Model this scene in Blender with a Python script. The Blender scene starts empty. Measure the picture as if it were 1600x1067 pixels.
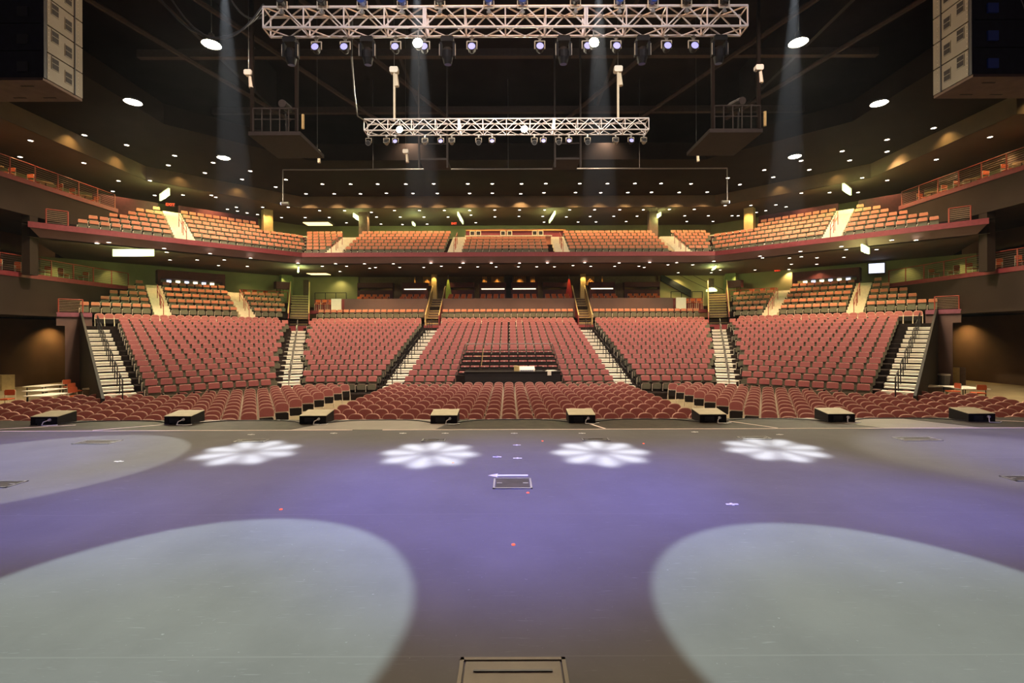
import bpy, math, random
from mathutils import Vector, Matrix
random.seed(7)
R = math.radians
sc = bpy.context.scene
COL = sc.collection

# ------------------------------------------------------------------ camera
CZ = 3.3                                   # eye height above the house floor; stage top is at 1.6
cam_d = bpy.data.cameras.new('camera'); cam = bpy.data.objects.new('camera', cam_d); COL.objects.link(cam)
cam.location = (0, 0, CZ); cam.rotation_euler = (R(90), R(0.2), 0)
cam_d.sensor_width = 36; cam_d.lens = 750/1600*36
cam_d.shift_x = 5/1600; cam_d.shift_y = -8.5/1600
cam_d.clip_start = 0.05; cam_d.clip_end = 300
sc.camera = cam
# ------------------------------------------------------------------ world and exposure
w = bpy.data.worlds.new('world'); sc.world = w; w.use_nodes = True
w.node_tree.nodes['Background'].inputs[0].default_value = (0.10, 0.075, 0.085, 1)
w.node_tree.nodes['Background'].inputs[1].default_value = 0.5
vs = sc.view_settings
vs.view_transform = 'Standard'; vs.look = 'None'; vs.gamma = 1; vs.exposure = 0.0; vs.use_curve_mapping = False
sc.cycles.use_light_tree = True
sc.cycles.use_denoising = True
sc.cycles.use_adaptive_sampling = True; sc.cycles.adaptive_threshold = 0.03
sc.cycles.sample_clamp_indirect = 3.0
sc.cycles.max_bounces = 5; sc.cycles.diffuse_bounces = 3; sc.cycles.glossy_bounces = 2
sc.cycles.volume_bounces = 0; sc.cycles.transparent_max_bounces = 8

# ------------------------------------------------------------------ helpers
def mat(name, col, rough=0.7, metal=0.0, emit=None, strength=0.0, var=0.12, scale=6.0, bump=0.0, spec=0.4):
    m = bpy.data.materials.new(name); m.use_nodes = True
    nt = m.node_tree; b = nt.nodes['Principled BSDF']
    b.inputs['Roughness'].default_value = rough; b.inputs['Metallic'].default_value = metal
    b.inputs['Specular IOR Level'].default_value = spec
    if emit:
        b.inputs['Base Color'].default_value = (*col, 1)
        b.inputs['Emission Color'].default_value = (*emit, 1); b.inputs['Emission Strength'].default_value = strength
        return m
    if var > 0:
        tc = nt.nodes.new('ShaderNodeTexCoord')
        n = nt.nodes.new('ShaderNodeTexNoise'); n.inputs['Scale'].default_value = scale; n.inputs['Detail'].default_value = 4
        r = nt.nodes.new('ShaderNodeValToRGB')
        r.color_ramp.elements[0].position = 0.3; r.color_ramp.elements[1].position = 0.7
        r.color_ramp.elements[0].color = (*[c*(1-var) for c in col], 1); r.color_ramp.elements[1].color = (*[min(1, c*(1+var)) for c in col], 1)
        nt.links.new(tc.outputs['Object'], n.inputs['Vector']); nt.links.new(n.outputs['Fac'], r.inputs['Fac'])
        nt.links.new(r.outputs['Color'], b.inputs['Base Color'])
        if bump > 0:
            bp = nt.nodes.new('ShaderNodeBump'); bp.inputs['Strength'].default_value = bump; bp.inputs['Distance'].default_value = 0.02
            nt.links.new(n.outputs['Fac'], bp.inputs['Height']); nt.links.new(bp.outputs['Normal'], b.inputs['Normal'])
    else:
        b.inputs['Base Color'].default_value = (*col, 1)
    return m

M = {}
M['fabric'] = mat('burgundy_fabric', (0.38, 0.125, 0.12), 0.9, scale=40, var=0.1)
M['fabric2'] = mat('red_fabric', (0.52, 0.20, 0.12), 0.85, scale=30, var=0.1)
M['roll_fabric'] = mat('toplit_pink_fabric', (0.60, 0.30, 0.25), 0.85, var=0.1, scale=20)  # paler tone paints the light on the riser seat tops
M['roll_fabric2'] = mat('toplit_orange_fabric', (0.80, 0.48, 0.28), 0.8, var=0.1, scale=20)  # overhead light on balcony seat tops, put into the fabric colour
M['piping'] = mat('tan_piping', (0.62, 0.38, 0.30), 0.7, var=0)
M['creamsteel'] = mat('cream_steel', (0.62, 0.55, 0.42), 0.45, var=0.05)
M['blackplastic'] = mat('black_plastic', (0.014, 0.012, 0.012), 0.6, var=0.1, spec=0.2)
M['olive'] = mat('olive_seat_shell', (0.15, 0.145, 0.10), 0.7, var=0.1, spec=0.2)
M['gridsteel'] = mat('dusty_grid_steel', (0.06, 0.046, 0.042), 0.9, var=0.1, spec=0.1)
M['gantry'] = mat('dark_gantry_steel', (0.032, 0.026, 0.024), 0.7, var=0.1, spec=0.15)
M['steel'] = mat('grey_steel', (0.3, 0.29, 0.27), 0.4, 0.7, var=0.1)
M['alu'] = mat('truss_aluminium', (0.86, 0.80, 0.78), 0.45, 0.25, var=0.05)
M['black'] = mat('black_paint', (0.012, 0.010, 0.011), 0.7, var=0.2, scale=2)
M['ceil'] = mat('ceiling_black', (0.016, 0.012, 0.012), 0.95, var=0.25, scale=0.5, spec=0.05)
M['bulkhead'] = mat('brown_bulkhead', (0.10, 0.07, 0.045), 0.85, var=0.15, scale=0.8)
M['ring'] = mat('dark_brown_ceiling', (0.013, 0.009, 0.007), 0.95, var=0.15, scale=0.8, spec=0.05)
M['soffit'] = mat('brown_soffit', (0.085, 0.058, 0.042), 0.8, var=0.1, scale=0.6)
M['boxwall'] = mat('dark_brown_box_wall', (0.040, 0.026, 0.020), 0.9, var=0.1, scale=0.7, spec=0.1)
M['suitewall'] = mat('suite_back_wall', (0.20, 0.13, 0.08), 0.85, var=0.1)
M['fascia'] = mat('mauve_brown_fascia', (0.15, 0.09, 0.08), 0.8, var=0.1, scale=0.7)
M['crimson'] = mat('crimson_trim', (0.20, 0.028, 0.035), 0.55, var=0.1)
M['plum'] = mat('plum_trim', (0.22, 0.07, 0.11), 0.6, var=0.1)
M['brownwall'] = mat('brown_acoustic_wall', (0.11, 0.065, 0.035), 0.9, var=0.15, scale=0.8)
M['greenwall'] = mat('olive_green_wall', (0.24, 0.23, 0.11), 0.8, var=0.12, scale=0.6)
M['tanwall'] = mat('tan_wall', (0.42, 0.34, 0.16), 0.8, var=0.1, scale=0.6)
M['woodslat'] = mat('orange_wood', (0.55, 0.27, 0.08), 0.6, var=0.2, scale=3)
M['tread'] = mat('cream_tread', (0.75, 0.68, 0.50), 0.7, var=0.08)
M['whitetread'] = mat('white_nosing', (0.82, 0.78, 0.66), 0.7, var=0.08)
M['deck'] = mat('dark_deck', (0.022, 0.016, 0.014), 0.9, var=0.2, spec=0.1)
M['housefloor'] = mat('olive_concrete_floor', (0.30, 0.24, 0.135), 0.5, var=0.15, scale=1.2)
M['white'] = mat('white_laminate', (0.8, 0.76, 0.66), 0.5, var=0.04)
M['orange'] = mat('orange_fabric', (0.50, 0.10, 0.03), 0.8, var=0.1)
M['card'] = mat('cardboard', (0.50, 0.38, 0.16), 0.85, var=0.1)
M['greybin'] = mat('grey_bin', (0.25, 0.25, 0.26), 0.6, var=0.05)
M['panel'] = mat('beige_array_panel', (0.24, 0.225, 0.175), 0.6, var=0.08, scale=3)
M['array_dark'] = mat('array_black', (0.010, 0.011, 0.018), 0.55, var=0.3, scale=8)
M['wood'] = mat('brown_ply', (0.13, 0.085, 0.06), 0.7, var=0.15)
M['rail'] = mat('red_rail', (0.33, 0.06, 0.04), 0.5, var=0.05)
M['railwire'] = mat('rail_wire', (0.45, 0.33, 0.25), 0.45, 0.5, var=0)
M['boxtop'] = mat('monitor_top', (0.40, 0.34, 0.21), 0.6, var=0.1)
M['bluelens'] = mat('blue_gel', (0.02, 0.06, 0.3), 0.3, var=0, spec=0.6)
M['goldpole'] = mat('ochre_column', (0.50, 0.38, 0.18), 0.6, var=0.1)
M['tape'] = mat('white_tape', (0.85, 0.82, 0.8), 0.6, var=0)
M['pinktape'] = mat('pink_tape', (0.8, 0.62, 0.55), 0.6, var=0)
M['mat_dark'] = mat('glossy_dark_mat', (0.045, 0.036, 0.026), 0.5, var=0.35, scale=5, spec=0.12)
M['mat_light'] = mat('worn_mat', (0.20, 0.165, 0.13), 0.55, var=0.1, scale=3)
M['hatch'] = mat('hatch_ply', (0.15, 0.115, 0.065), 0.6, var=0.15, scale=5)
M['redflag'] = mat('red_cloth', (0.45, 0.03, 0.03), 0.8, var=0.1)
M['greenflag'] = mat('green_cloth', (0.30, 0.42, 0.08), 0.8, var=0.1)
M['darkgreen'] = mat('pillar_green', (0.16, 0.2, 0.08), 0.8, var=0.1)
M['cable'] = mat('cable_rubber', (0.03, 0.03, 0.03), 0.5, var=0)
M['rednet'] = mat('dark_red_panel', (0.085, 0.015, 0.02), 0.6, var=0.15)
# lamps (things that give off light)
M['lens_warm'] = mat('downlight_lens', (1, 1, 1), emit=(1.0, 0.86, 0.72), strength=9)
M['lens_house'] = mat('highbay_lens', (1, 1, 1), emit=(1.0, 0.93, 0.66), strength=60)
M['lens_stage'] = mat('stage_lens_bright', (1, 1, 1), emit=(1.0, 0.93, 0.6), strength=60)
M['lens_lilac'] = mat('lilac_lens', (0.4, 0.4, 0.7), emit=(0.42, 0.40, 0.85), strength=0.9)
M['fluoro'] = mat('fluorescent_diffuser', (1, 1, 1), emit=(0.86, 1.0, 0.42), strength=1.9)
M['cove'] = mat('cove_diffuser', (1, 1, 1), emit=(1.0, 0.72, 0.25), strength=3.0)
M['exit_red'] = mat('exit_red', (0.6, 0.05, 0.02), emit=(1.0, 0.07, 0.02), strength=2.2)
M['screen'] = mat('tv_screen', (0.5, 0.5, 0.6), emit=(0.75, 0.8, 1.0), strength=1.6)
M['led'] = mat('strip_lamp', (1, 1, 1), emit=(1.0, 0.85, 0.55), strength=2.5)

class MB:
    def __init__(s): s.v = []; s.f = []; s.mi = []; s.cur = 0
    def add(s, vs, fs):
        b = len(s.v); s.v += [tuple(p) for p in vs]; s.f += [tuple(b+i for i in f) for f in fs]; s.mi += [s.cur]*len(fs)
    def box(s, x0, x1, y0, y1, z0, z1, T=None):
        p = [(x, y, z) for x in (x0, x1) for y in (y0, y1) for z in (z0, z1)]
        if T: p = [T(*q) for q in p]
        s.add(p, [(0,1,3,2),(4,6,7,5),(0,4,5,1),(2,3,7,6),(0,2,6,4),(1,5,7,3)])
    def bevbox(s, x0, x1, y0, y1, z0, z1, b=0.02):
        # box with chamfered edges in the front (xz) outline
        o = [(x0+b,z0),(x1-b,z0),(x1,z0+b),(x1,z1-b),(x1-b,z1),(x0+b,z1),(x0,z1-b),(x0,z0+b)]
        s.prism(o, y0, y1)
    def prism(s, outline, y0, y1):           # outline in xz, extruded along y
        n = len(outline)
        p = [(x, y0, z) for x, z in outline] + [(x, y1, z) for x, z in outline]
        s.add(p, [tuple(range(n)), tuple(range(2*n-1, n-1, -1))] + [(i, (i+1) % n, n+(i+1) % n, n+i) for i in range(n)])
    def zprism(s, outline, z0, z1):
        n = len(outline)
        p = [(x, y, z0) for x, y in outline] + [(x, y, z1) for x, y in outline]
        s.add(p, [tuple(range(n)), tuple(range(2*n-1, n-1, -1))] + [(i, (i+1) % n, n+(i+1) % n, n+i) for i in range(n)])
    def tube(s, a, b, r, n=6, r2=None, cap=True):
        a = Vector(a); b = Vector(b); d = (b-a)
        if d.length < 1e-6: return
        q = d.to_track_quat('Z', 'Y'); r2 = r if r2 is None else r2
        p = []
        for c, rr in ((a, r), (b, r2)):
            for i in range(n):
                t = 2*math.pi*i/n
                p.append(c + q @ Vector((rr*math.cos(t), rr*math.sin(t), 0)))
        fs = [(i, (i+1) % n, n+(i+1) % n, n+i) for i in range(n)]
        if cap: fs += [tuple(range(n-1, -1, -1)), tuple(range(n, 2*n))]
        s.add(p, fs)
    def path(s, pts, r, n=6):
        for a, b in zip(pts, pts[1:]): s.tube(a, b, r, n)
    def lathe(s, prof, n=14, axis='z', c=(0,0,0)):
        k = len(prof); p = []
        for rr, h in prof:
            for i in range(n):
                t = 2*math.pi*i/n; x = rr*math.cos(t); y = rr*math.sin(t)
                q = {'z': (x, y, h), 'y': (x, h, y), 'x': (h, x, y)}[axis]
                p.append((q[0]+c[0], q[1]+c[1], q[2]+c[2]))
        fs = [(j*n+i, j*n+(i+1) % n, (j+1)*n+(i+1) % n, (j+1)*n+i) for j in range(k-1) for i in range(n)]
        s.add(p, fs)
    def merge(s, other, T):
        b = len(s.v)
        s.v += [tuple(T @ Vector(p)) for p in other.v]; s.f += [tuple(b+i for i in f) for f in other.f]; s.mi += other.mi
    def mesh(s, name, mats):
        me = bpy.data.meshes.new(name); me.from_pydata(s.v, [], s.f)
        for m in (mats if isinstance(mats, (list, tuple)) else [mats]): me.materials.append(M[m] if isinstance(m, str) else m)
        if any(s.mi): me.polygons.foreach_set('material_index', s.mi)
        me.update(); return me
    def obj(s, name, mats, parent=None, smooth=False):
        me = s.mesh(name, mats)
        if smooth: me.shade_smooth()
        o = bpy.data.objects.new(name, me); COL.objects.link(o)
        if parent: o.parent = parent
        return o

def tag(o, label=None, cat=None, group=None, kind=None):
    if label: o['label'] = label
    if cat: o['category'] = cat
    if group: o['group'] = group
    if kind: o['kind'] = kind
    return o
def thing(name, label, cat, loc=(0,0,0), rz=0, group=None):
    o = bpy.data.objects.new(name, None); COL.objects.link(o); o.empty_display_size = 0.1
    o.location = loc; o.rotation_euler = (0, 0, rz)
    return tag(o, label, cat, group)
def struct(name, mb, mats, label=None):
    o = mb.obj(name, mats); o['kind'] = 'structure'
    if label: o['label'] = label
    return o
def dup(root, loc, rz, label=None, group=None):
    r = root.copy(); COL.objects.link(r); r.location = loc; r.rotation_euler = (0, 0, rz)
    if label: r['label'] = label
    if group: r['group'] = group
    for ch in root.children:
        c = ch.copy(); COL.objects.link(c); c.parent = r
        for g in ch.children:
            d = g.copy(); COL.objects.link(d); d.parent = c
    return r

ORD = ['zeroth','first','second','third','fourth','fifth','sixth','seventh','eighth','ninth','tenth','eleventh','twelfth','thirteenth','fourteenth','fifteenth','sixteenth','seventeenth','eighteenth','nineteenth','twentieth','twenty-first','twenty-second','twenty-third','twenty-fourth','twenty-fifth','twenty-sixth','twenty-seventh','twenty-eighth','twenty-ninth','thirtieth']
for t, b in ((30, 'thirty'), (40, 'forty'), (50, 'fifty')):
    ORD += [b+'-'+ORD[i] for i in range(1, 10)] + [{30: 'fortieth', 40: 'fiftieth', 50: 'sixtieth'}[t]]

# Frames: C looks straight at the house; L and R are the side blocks turned 44 degrees; u runs along a row, n away from the stage
A44 = R(44)
def frame(k, ang=A44):
    c, s = math.cos(ang), math.sin(ang)
    if k == 'C': return (lambda u, n, z: (u, n, z)), 0.0
    if k == 'L': return (lambda u, n, z: (-s*n + c*u, c*n + s*u, z)), ang
    return (lambda u, n, z: (s*n - c*u, c*n + s*u, z)), -ang
def at(px, py, z):                         # where the sight line through a photo pixel meets height z
    y = py + (px-795)*math.tan(R(0.2)); d = 750*(CZ-z)/(y-525)
    return ((px-795)*d/750, d, z)
def project(p):
    x = 795+750*p[0]/p[1]; y = 525-750*(p[2]-CZ)/p[1]
    return x, y-(x-795)*math.tan(R(0.2))

def line6(nC, nL, a, Y0):                  # polyline of the house outline: side, turned part, centre, turned part, side
    s, c = math.sin(A44), math.cos(A44)
    xc = -(nL - c*nC)/s; ys = (nL - s*a)/c
    return [(-a, Y0), (-a, ys), (xc, nC), (-xc, nC), (a, ys), (a, Y0)]
def strip(mb, A, zA, B, zB):
    za = zA if isinstance(zA, (list, tuple)) else [zA]*len(A); zb = zB if isinstance(zB, (list, tuple)) else [zB]*len(B)
    p = [(x, y, z) for (x, y), z in zip(A, za)] + [(x, y, z) for (x, y), z in zip(B, zb)]
    n = len(A); mb.add(p, [(i, i+1, n+i+1, n+i) for i in range(n-1)])
def band(mb, P, z0, z1, th=0.12):          # upright band of real thickness along polyline P, thickness away from the stage
    s, c = math.sin(A44), math.cos(A44)
    Q = []
    for i, (x, y) in enumerate(P):
        if abs(x) < 1e-6: Q.append((x, y+th)); continue
        sx = 1 if x > 0 else -1
        Q.append((x + sx*th*0.6, y + th*0.9))
    strip(mb, P, z0, P, z1); strip(mb, Q, z0, Q, z1); strip(mb, P, z1, Q, z1); strip(mb, P, z0, Q, z0)

# ================================================================== the setting
# --- stage
def stage_material():
    m = bpy.data.materials.new('stage_marley'); m.use_nodes = True; nt = m.node_tree; b = nt.nodes['Principled BSDF']
    tc = nt.nodes.new('ShaderNodeTexCoord'); sep = nt.nodes.new('ShaderNodeSeparateXYZ'); nt.links.new(tc.outputs['Object'], sep.inputs[0])
    n1 = nt.nodes.new('ShaderNodeTexNoise'); n1.inputs['Scale'].default_value = 0.9; n1.inputs['Detail'].default_value = 8; n1.inputs['Roughness'].default_value = 0.65
    nt.links.new(tc.outputs['Object'], n1.inputs['Vector'])
    r = nt.nodes.new('ShaderNodeValToRGB'); r.color_ramp.elements[0].position = 0.25; r.color_ramp.elements[1].position = 0.8
    r.color_ramp.elements[0].color = (0.085, 0.078, 0.075, 1); r.color_ramp.elements[1].color = (0.125, 0.115, 0.11, 1)
    nt.links.new(n1.outputs['Fac'], r.inputs['Fac'])
    # long fine scratches
    mp = nt.nodes.new('ShaderNodeMapping'); mp.inputs['Scale'].default_value = (1.2, 16, 1); mp.inputs['Rotation'].default_value = (0, 0, 0.15)
    n2 = nt.nodes.new('ShaderNodeTexNoise'); n2.inputs['Scale'].default_value = 5; n2.inputs['Detail'].default_value = 6; n2.inputs['Distortion'].default_value = 0.8
    nt.links.new(tc.outputs['Object'], mp.inputs[0]); nt.links.new(mp.outputs[0], n2.inputs['Vector'])
    r2 = nt.nodes.new('ShaderNodeValToRGB'); r2.color_ramp.elements[0].position = 0.65; r2.color_ramp.elements[1].position = 0.75
    r2.color_ramp.elements[0].color = (0, 0, 0, 1); r2.color_ramp.elements[1].color = (0.5, 0.5, 0.5, 1)
    nt.links.new(n2.outputs['Fac'], r2.inputs['Fac'])
    # fine speckle
    n3 = nt.nodes.new('ShaderNodeTexNoise'); n3.inputs['Scale'].default_value = 38; n3.inputs['Detail'].default_value = 3
    nt.links.new(tc.outputs['Object'], n3.inputs['Vector'])
    r3 = nt.nodes.new('ShaderNodeValToRGB'); r3.color_ramp.elements[0].position = 0.72; r3.color_ramp.elements[1].position = 0.78
    r3.color_ramp.elements[0].color = (0, 0, 0, 1); r3.color_ramp.elements[1].color = (0.6, 0.6, 0.6, 1)
    nt.links.new(n3.outputs['Fac'], r3.inputs['Fac'])
    mx = nt.nodes.new('ShaderNodeMix'); mx.data_type = 'RGBA'; mx.blend_type = 'MIX'; mx.inputs[7].default_value = (0.22, 0.21, 0.21, 1)
    nt.links.new(r2.outputs['Color'], mx.inputs[0]); nt.links.new(r.outputs['Color'], mx.inputs[6])
    mx2 = nt.nodes.new('ShaderNodeMix'); mx2.data_type = 'RGBA'; mx2.inputs[7].default_value = (0.24, 0.23, 0.23, 1)
    nt.links.new(r3.outputs['Color'], mx2.inputs[0]); nt.links.new(mx.outputs[2], mx2.inputs[6])
    # sheet seams every 2.04 m
    md = nt.nodes.new('ShaderNodeMath'); md.operation = 'PINGPONG'; md.inputs[1].default_value = 1.02
    ad = nt.nodes.new('ShaderNodeMath'); ad.operation = 'ADD'; ad.inputs[1].default_value = -0.51+2.04*4
    nt.links.new(sep.outputs[1], ad.inputs[0]); nt.links.new(ad.outputs[0], md.inputs[0])
    lt = nt.nodes.new('ShaderNodeMath'); lt.operation = 'LESS_THAN'; lt.inputs[1].default_value = 0.006
    nt.links.new(md.outputs[0], lt.inputs[0])
    mx3 = nt.nodes.new('ShaderNodeMix'); mx3.data_type = 'RGBA'; mx3.inputs[7].default_value = (0.12, 0.11, 0.105, 1)
    nt.links.new(lt.outputs[0], mx3.inputs[0]); nt.links.new(mx2.outputs[2], mx3.inputs[6])
    nt.links.new(mx3.outputs[2], b.inputs['Base Color'])
    b.inputs['Roughness'].default_value = 0.7; b.inputs['Specular IOR Level'].default_value = 0.12
    return m
ST = 1.6
mb = MB(); mb.box(-17, 17, -6, 9.82, 1.45, ST); struct('floor_stage', mb, stage_material(), 'dark grey scuffed stage floor')
mb = MB(); mb.box(-17, 17, 9.6, 9.78, 0, 1.45); struct('wall_stage_front', mb, 'black')
mb = MB(); mb.box(-36, 36, 9.78, 54, -0.2, 0.0); struct('floor', mb, 'housefloor', 'olive concrete house floor')

# --- outer walls and high ceiling
mb = MB()
for s in (-1, 1): mb.box(min(s*36, s*36.3), max(s*36, s*36.3), -6, 54, 0, 22)
mb.box(-36, 36, 53.7, 54, 0, 22); struct('wall_outer', mb, 'ceil')
mb = MB(); mb.box(-36.3, 36.3, -6, 54, 21.5, 22); struct('ceiling', mb, 'ceil')
# far brown side walls on the arena floor
for s, nm in ((-1, 'wall_left'), (1, 'wall_right')):
    mb = MB(); mb.box(min(s*33, s*33.3), max(s*33, s*33.3), 12, 46, 0, 4.57); struct(nm, mb, 'brownwall')
# --- dark ring ceiling with downlights, its bulkhead and the lower ceiling above the upper balcony
ring_in = line6(34.6, 34.8, 20.5, 12); bulk = line6(43.5, 44.3, 26.9, 25.5); outer_up = line6(50.6, 51.2, 34.5, 25.5)
mb = MB(); strip(mb, line6(34.6, 34.8, 20.5, 12), 16.0, [(-36, 12), (-36, 54), (-19, 54), (19, 54), (36, 54), (36, 12)], 16.0)
strip(mb, ring_in, 16.0, ring_in, 17.2); struct('ceiling_ring', mb, 'ring')
mb = MB(); band(mb, bulk, 14.95, 16.0)
for s in (-1, 1): mb.box(min(s*26.9, s*36), max(s*26.9, s*36), 25.38, 25.5, 14.95, 16.0)
struct('trim_bulkhead', mb, 'bulkhead')
mb = MB(); strip(mb, bulk, 14.95, line6(52, 53, 36, 25.5), 14.95); struct('ceiling_lower', mb, 'soffit')
# --- upper balcony: slab, crimson rim, fascia, soffit
s44, c44 = math.sin(A44), math.cos(A44)
rimx = -(39.0 - c44*38.3)/s44
def rimline(off, a=27.6):
    nL, nC = 39.0+off, 38.3+off; xc = -(nL - c44*nC)/s44
    return [(-a, (nL - s44*a)/c44), (xc, nC), (-xc, nC), (a, (nL - s44*a)/c44)]
mb = MB(); P = rimline(0); Q = rimline(0.22)
strip(mb, P, 9.66, P, 10.0); strip(mb, P, 10.0, Q, 10.0); strip(mb, Q, 9.66, Q, 10.0); strip(mb, P, 9.66, Q, 9.66)
struct('trim_balcony_rim', mb, 'crimson', 'crimson rim of the upper balcony')
mb = MB(); P = rimline(0.05); Q = rimline(0.5)
strip(mb, P, 9.68, Q, 9.2); strip(mb, Q, 9.2, rimline(1.0), 9.2); struct('wall_balcony_fascia', mb, 'fascia')
mb = MB(); strip(mb, rimline(0.2, 28.2), 9.97, rimline(2.6, 28.2), 9.97); struct('floor_balcony', mb, 'deck')
mb = MB(); strip(mb, rimline(0.5, 28), 9.2, line6(53, 54, 36, 20)[1:5], 9.2); struct('ceiling_under_balcony', mb, 'soffit')
# --- upper back wall
mb = MB(); P = line6(50.6, 51.2, 34.5, 25.6); strip(mb, P, 12.0, P, 14.95); struct('wall_upper_back', mb, 'greenwall')
# --- lower back walls
mb = MB(); P = line6(47.6, 48.7, 34, 14); strip(mb, P[:3], 4.8, P[:3], 9.2); strip(mb, P[3:], 4.8, P[3:], 9.2); struct('wall_lower_sides', mb, 'greenwall')
mb = MB(); mb.box(P[2][0], P[3][0], 47.6, 47.8, 4.8, 9.2); struct('wall_lower_back', mb, 'suitewall')
# --- concourse slab (top of the retractable seating): z 4.85
mb = MB(); P = line6(41.75, 41.5, 28, 20)
Pw = [(-28, (41.5-s44*28)/c44), P[2], P[3], (28, (41.5-s44*28)/c44)]
strip(mb, Pw, 4.83, line6(50, 51, 35, 20)[1:5], 4.83); struct('floor_concourse', mb, 'deck')
for k in 'LR':
    T, rz = frame(k)
    mb = MB(); mb.box(0.5, 2.2, 41.3, 41.6, 4.62, 4.9, T); struct('trim_parapet', mb, 'plum')
    mb = MB(); mb.box(0.5, 2.2, 41.42, 41.62, 4.05, 4.62, T); mb.box(0.9, 2.0, 41.42, 41.62, 0, 4.05, T); struct('wall_jamb', mb, 'fascia')
# centre: step-up wall behind the orange row
for a, b in ((-14.9, -7.35), (-6.0, 6.0), (7.35, 14.9)):
    mb = MB(); mb.box(a, b, 43.5, 43.7, 4.83, 6.72); mb.box(a, b, 43.7, 47.6, 5.55, 5.72); struct('wall_suite_front', mb, 'fascia')
    mb = MB(); mb.box(a, b, 43.42, 43.5, 4.83, 5.0); struct('trim_suite_base', mb, 'black')

# ================================================================== seats
def arch(w, z0, z1, rise, n=6):
    o = [(w, z0), (w, z1-rise)]
    for i in range(1, n): t = i/n; a = math.pi/2*t; o.append((w*math.cos(a)**0.75, z1-rise+rise*math.sin(a)))
    o.append((0, z1)); o += [(-x, z) for x, z in reversed(o[:-1])]
    return o
def floor_chair_parts():
    back = MB(); back.prism(arch(.215, .53, .835, .13), -.012, .03)
    pipe = MB(); pipe.prism(arch(.238, .51, .86, .15), .0, .045)
    bar = MB(); bar.box(-.235, .235, -.03, .0, .50, .525)
    seat = MB(); seat.bevbox(-.215, .215, -.075, -.02, .2, .485, .03)
    num = MB(); num.box(-.02, .02, -.079, -.075, .26, .3)
    parts = [('backrest', back, 'fabric'), ('back_shell', pipe, 'piping'), ('crossbar', bar, 'creamsteel'), ('seat', seat, 'blackplastic')]
    for sx in (-1, 1):
        leg = MB(); leg.path([(sx*.24, -.28, 0), (sx*.24, -.05, .46), (sx*.24, .01, .6)], .013, 5); leg.path([(sx*.24, .03, 0), (sx*.24, -.14, .3)], .012, 5)
        parts.append(('leg_frame', leg, 'creamsteel'))
    return parts
def theatre_seat_parts(fab, zb=.59):
    back = MB(); o = [(-.205, zb), (.205, zb), (.225, zb+.03), (.222, .79), (.20, .83), (0, .845), (-.20, .83), (-.222, .79), (-.225, zb+.03)]
    back.prism(o, -.01, .03)
    back.v = [(x, y+(z-.5)*.14, z) for x, y, z in back.v]
    roll = MB(); roll.box(-.215, .215, .0, .085, .80, .852); roll.v = [(x*(.93 if z > .83 else 1), y+(z-.5)*.14+(0 if y < .05 else .01), z) for x, y, z in roll.v]  # top strip split off to carry the painted light edge
    shell = MB(); shell.bevbox(-.215, .215, .065, .08, .3, .82, .04); shell.v = [(x, y+.01+max(0, z-.46)*.14, z) for x, y, z in shell.v]
    seat = MB(); seat.bevbox(-.225, .225, -.17, -.12, .16, .45, .04)
    cush = MB(); cush.bevbox(-.21, .21, -.12, -.03, .2, .445, .04)
    arm = MB(); arm.box(-.29, -.262, -.24, .05, 0, .5); arm.box(-.295, -.257, -.30, .04, .5, .54)
    hinge = MB(); hinge.box(-.262, -.225, -.2, -.15, .38, .43); hinge.box(-.29, -.262, -.25, -.24, .06, .42)
    return [('backrest', back, fab), ('toplit_edge', roll, 'roll_'+fab), ('back_shell', shell, 'olive'), ('seat_shell', seat, 'olive'), ('seat_cushion', cush, fab), ('armrest', arm, 'blackplastic'), ('hinge', hinge, 'creamsteel')]
def folded_seat_parts():
    b = MB(); b.bevbox(-.25, .25, -.28, .08, .02, .10, .02)
    f = MB(); f.bevbox(-.24, .24, -.30, .06, .10, .17, .02)
    d = MB(); d.box(-.03, .03, -.312, -.30, .11, .16)
    return [('seat_shell', b, 'blackplastic'), ('backrest', f, 'fabric'), ('catch', d, 'creamsteel')]

def build_kind(name, cat, parts, spots, limit, stuffname, stufflabel, small=False):
    """spots: (dist, T, rz, u, n, z, label, group); the LIMIT that show largest become objects, the rest one stuff mesh"""
    spots.sort(key=lambda q: q[0])
    proto = None
    meshes = [(pn, m.mesh(pn, mk)) for pn, m, mk in parts]
    for q in spots[:limit]:
        d, T, rz, u, n, z, lab, grp = q
        r = thing(name, lab, cat, T(u, n, z), rz, grp)
        for pn, me in meshes:
            o = bpy.data.objects.new(pn, me); COL.objects.link(o); o.parent = r
    rest = spots[limit:]
    if rest:
        mb = MB(); keys = []
        for pn, m, mk in parts:
            if mk not in keys: keys.append(mk)
        one = MB()
        for pn, m, mk in parts:
            one.cur = keys.index(mk); one.add(m.v, m.f)
        for q in rest:
            d, T, rz, u, n, z, lab, grp = q
            mb.merge(one, Matrix.Translation(T(u, n, z)) @ Matrix.Rotation(rz, 4, 'Z'))
        o = mb.obj(stuffname, keys); tag(o, stufflabel, cat, None, 'stuff')

SIDE = {'L': 'white-tables side', 'R': 'grey-bin side'}
def vis(p, m=25):
    x, y = project(p); return -m < x < 1600+m

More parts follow.
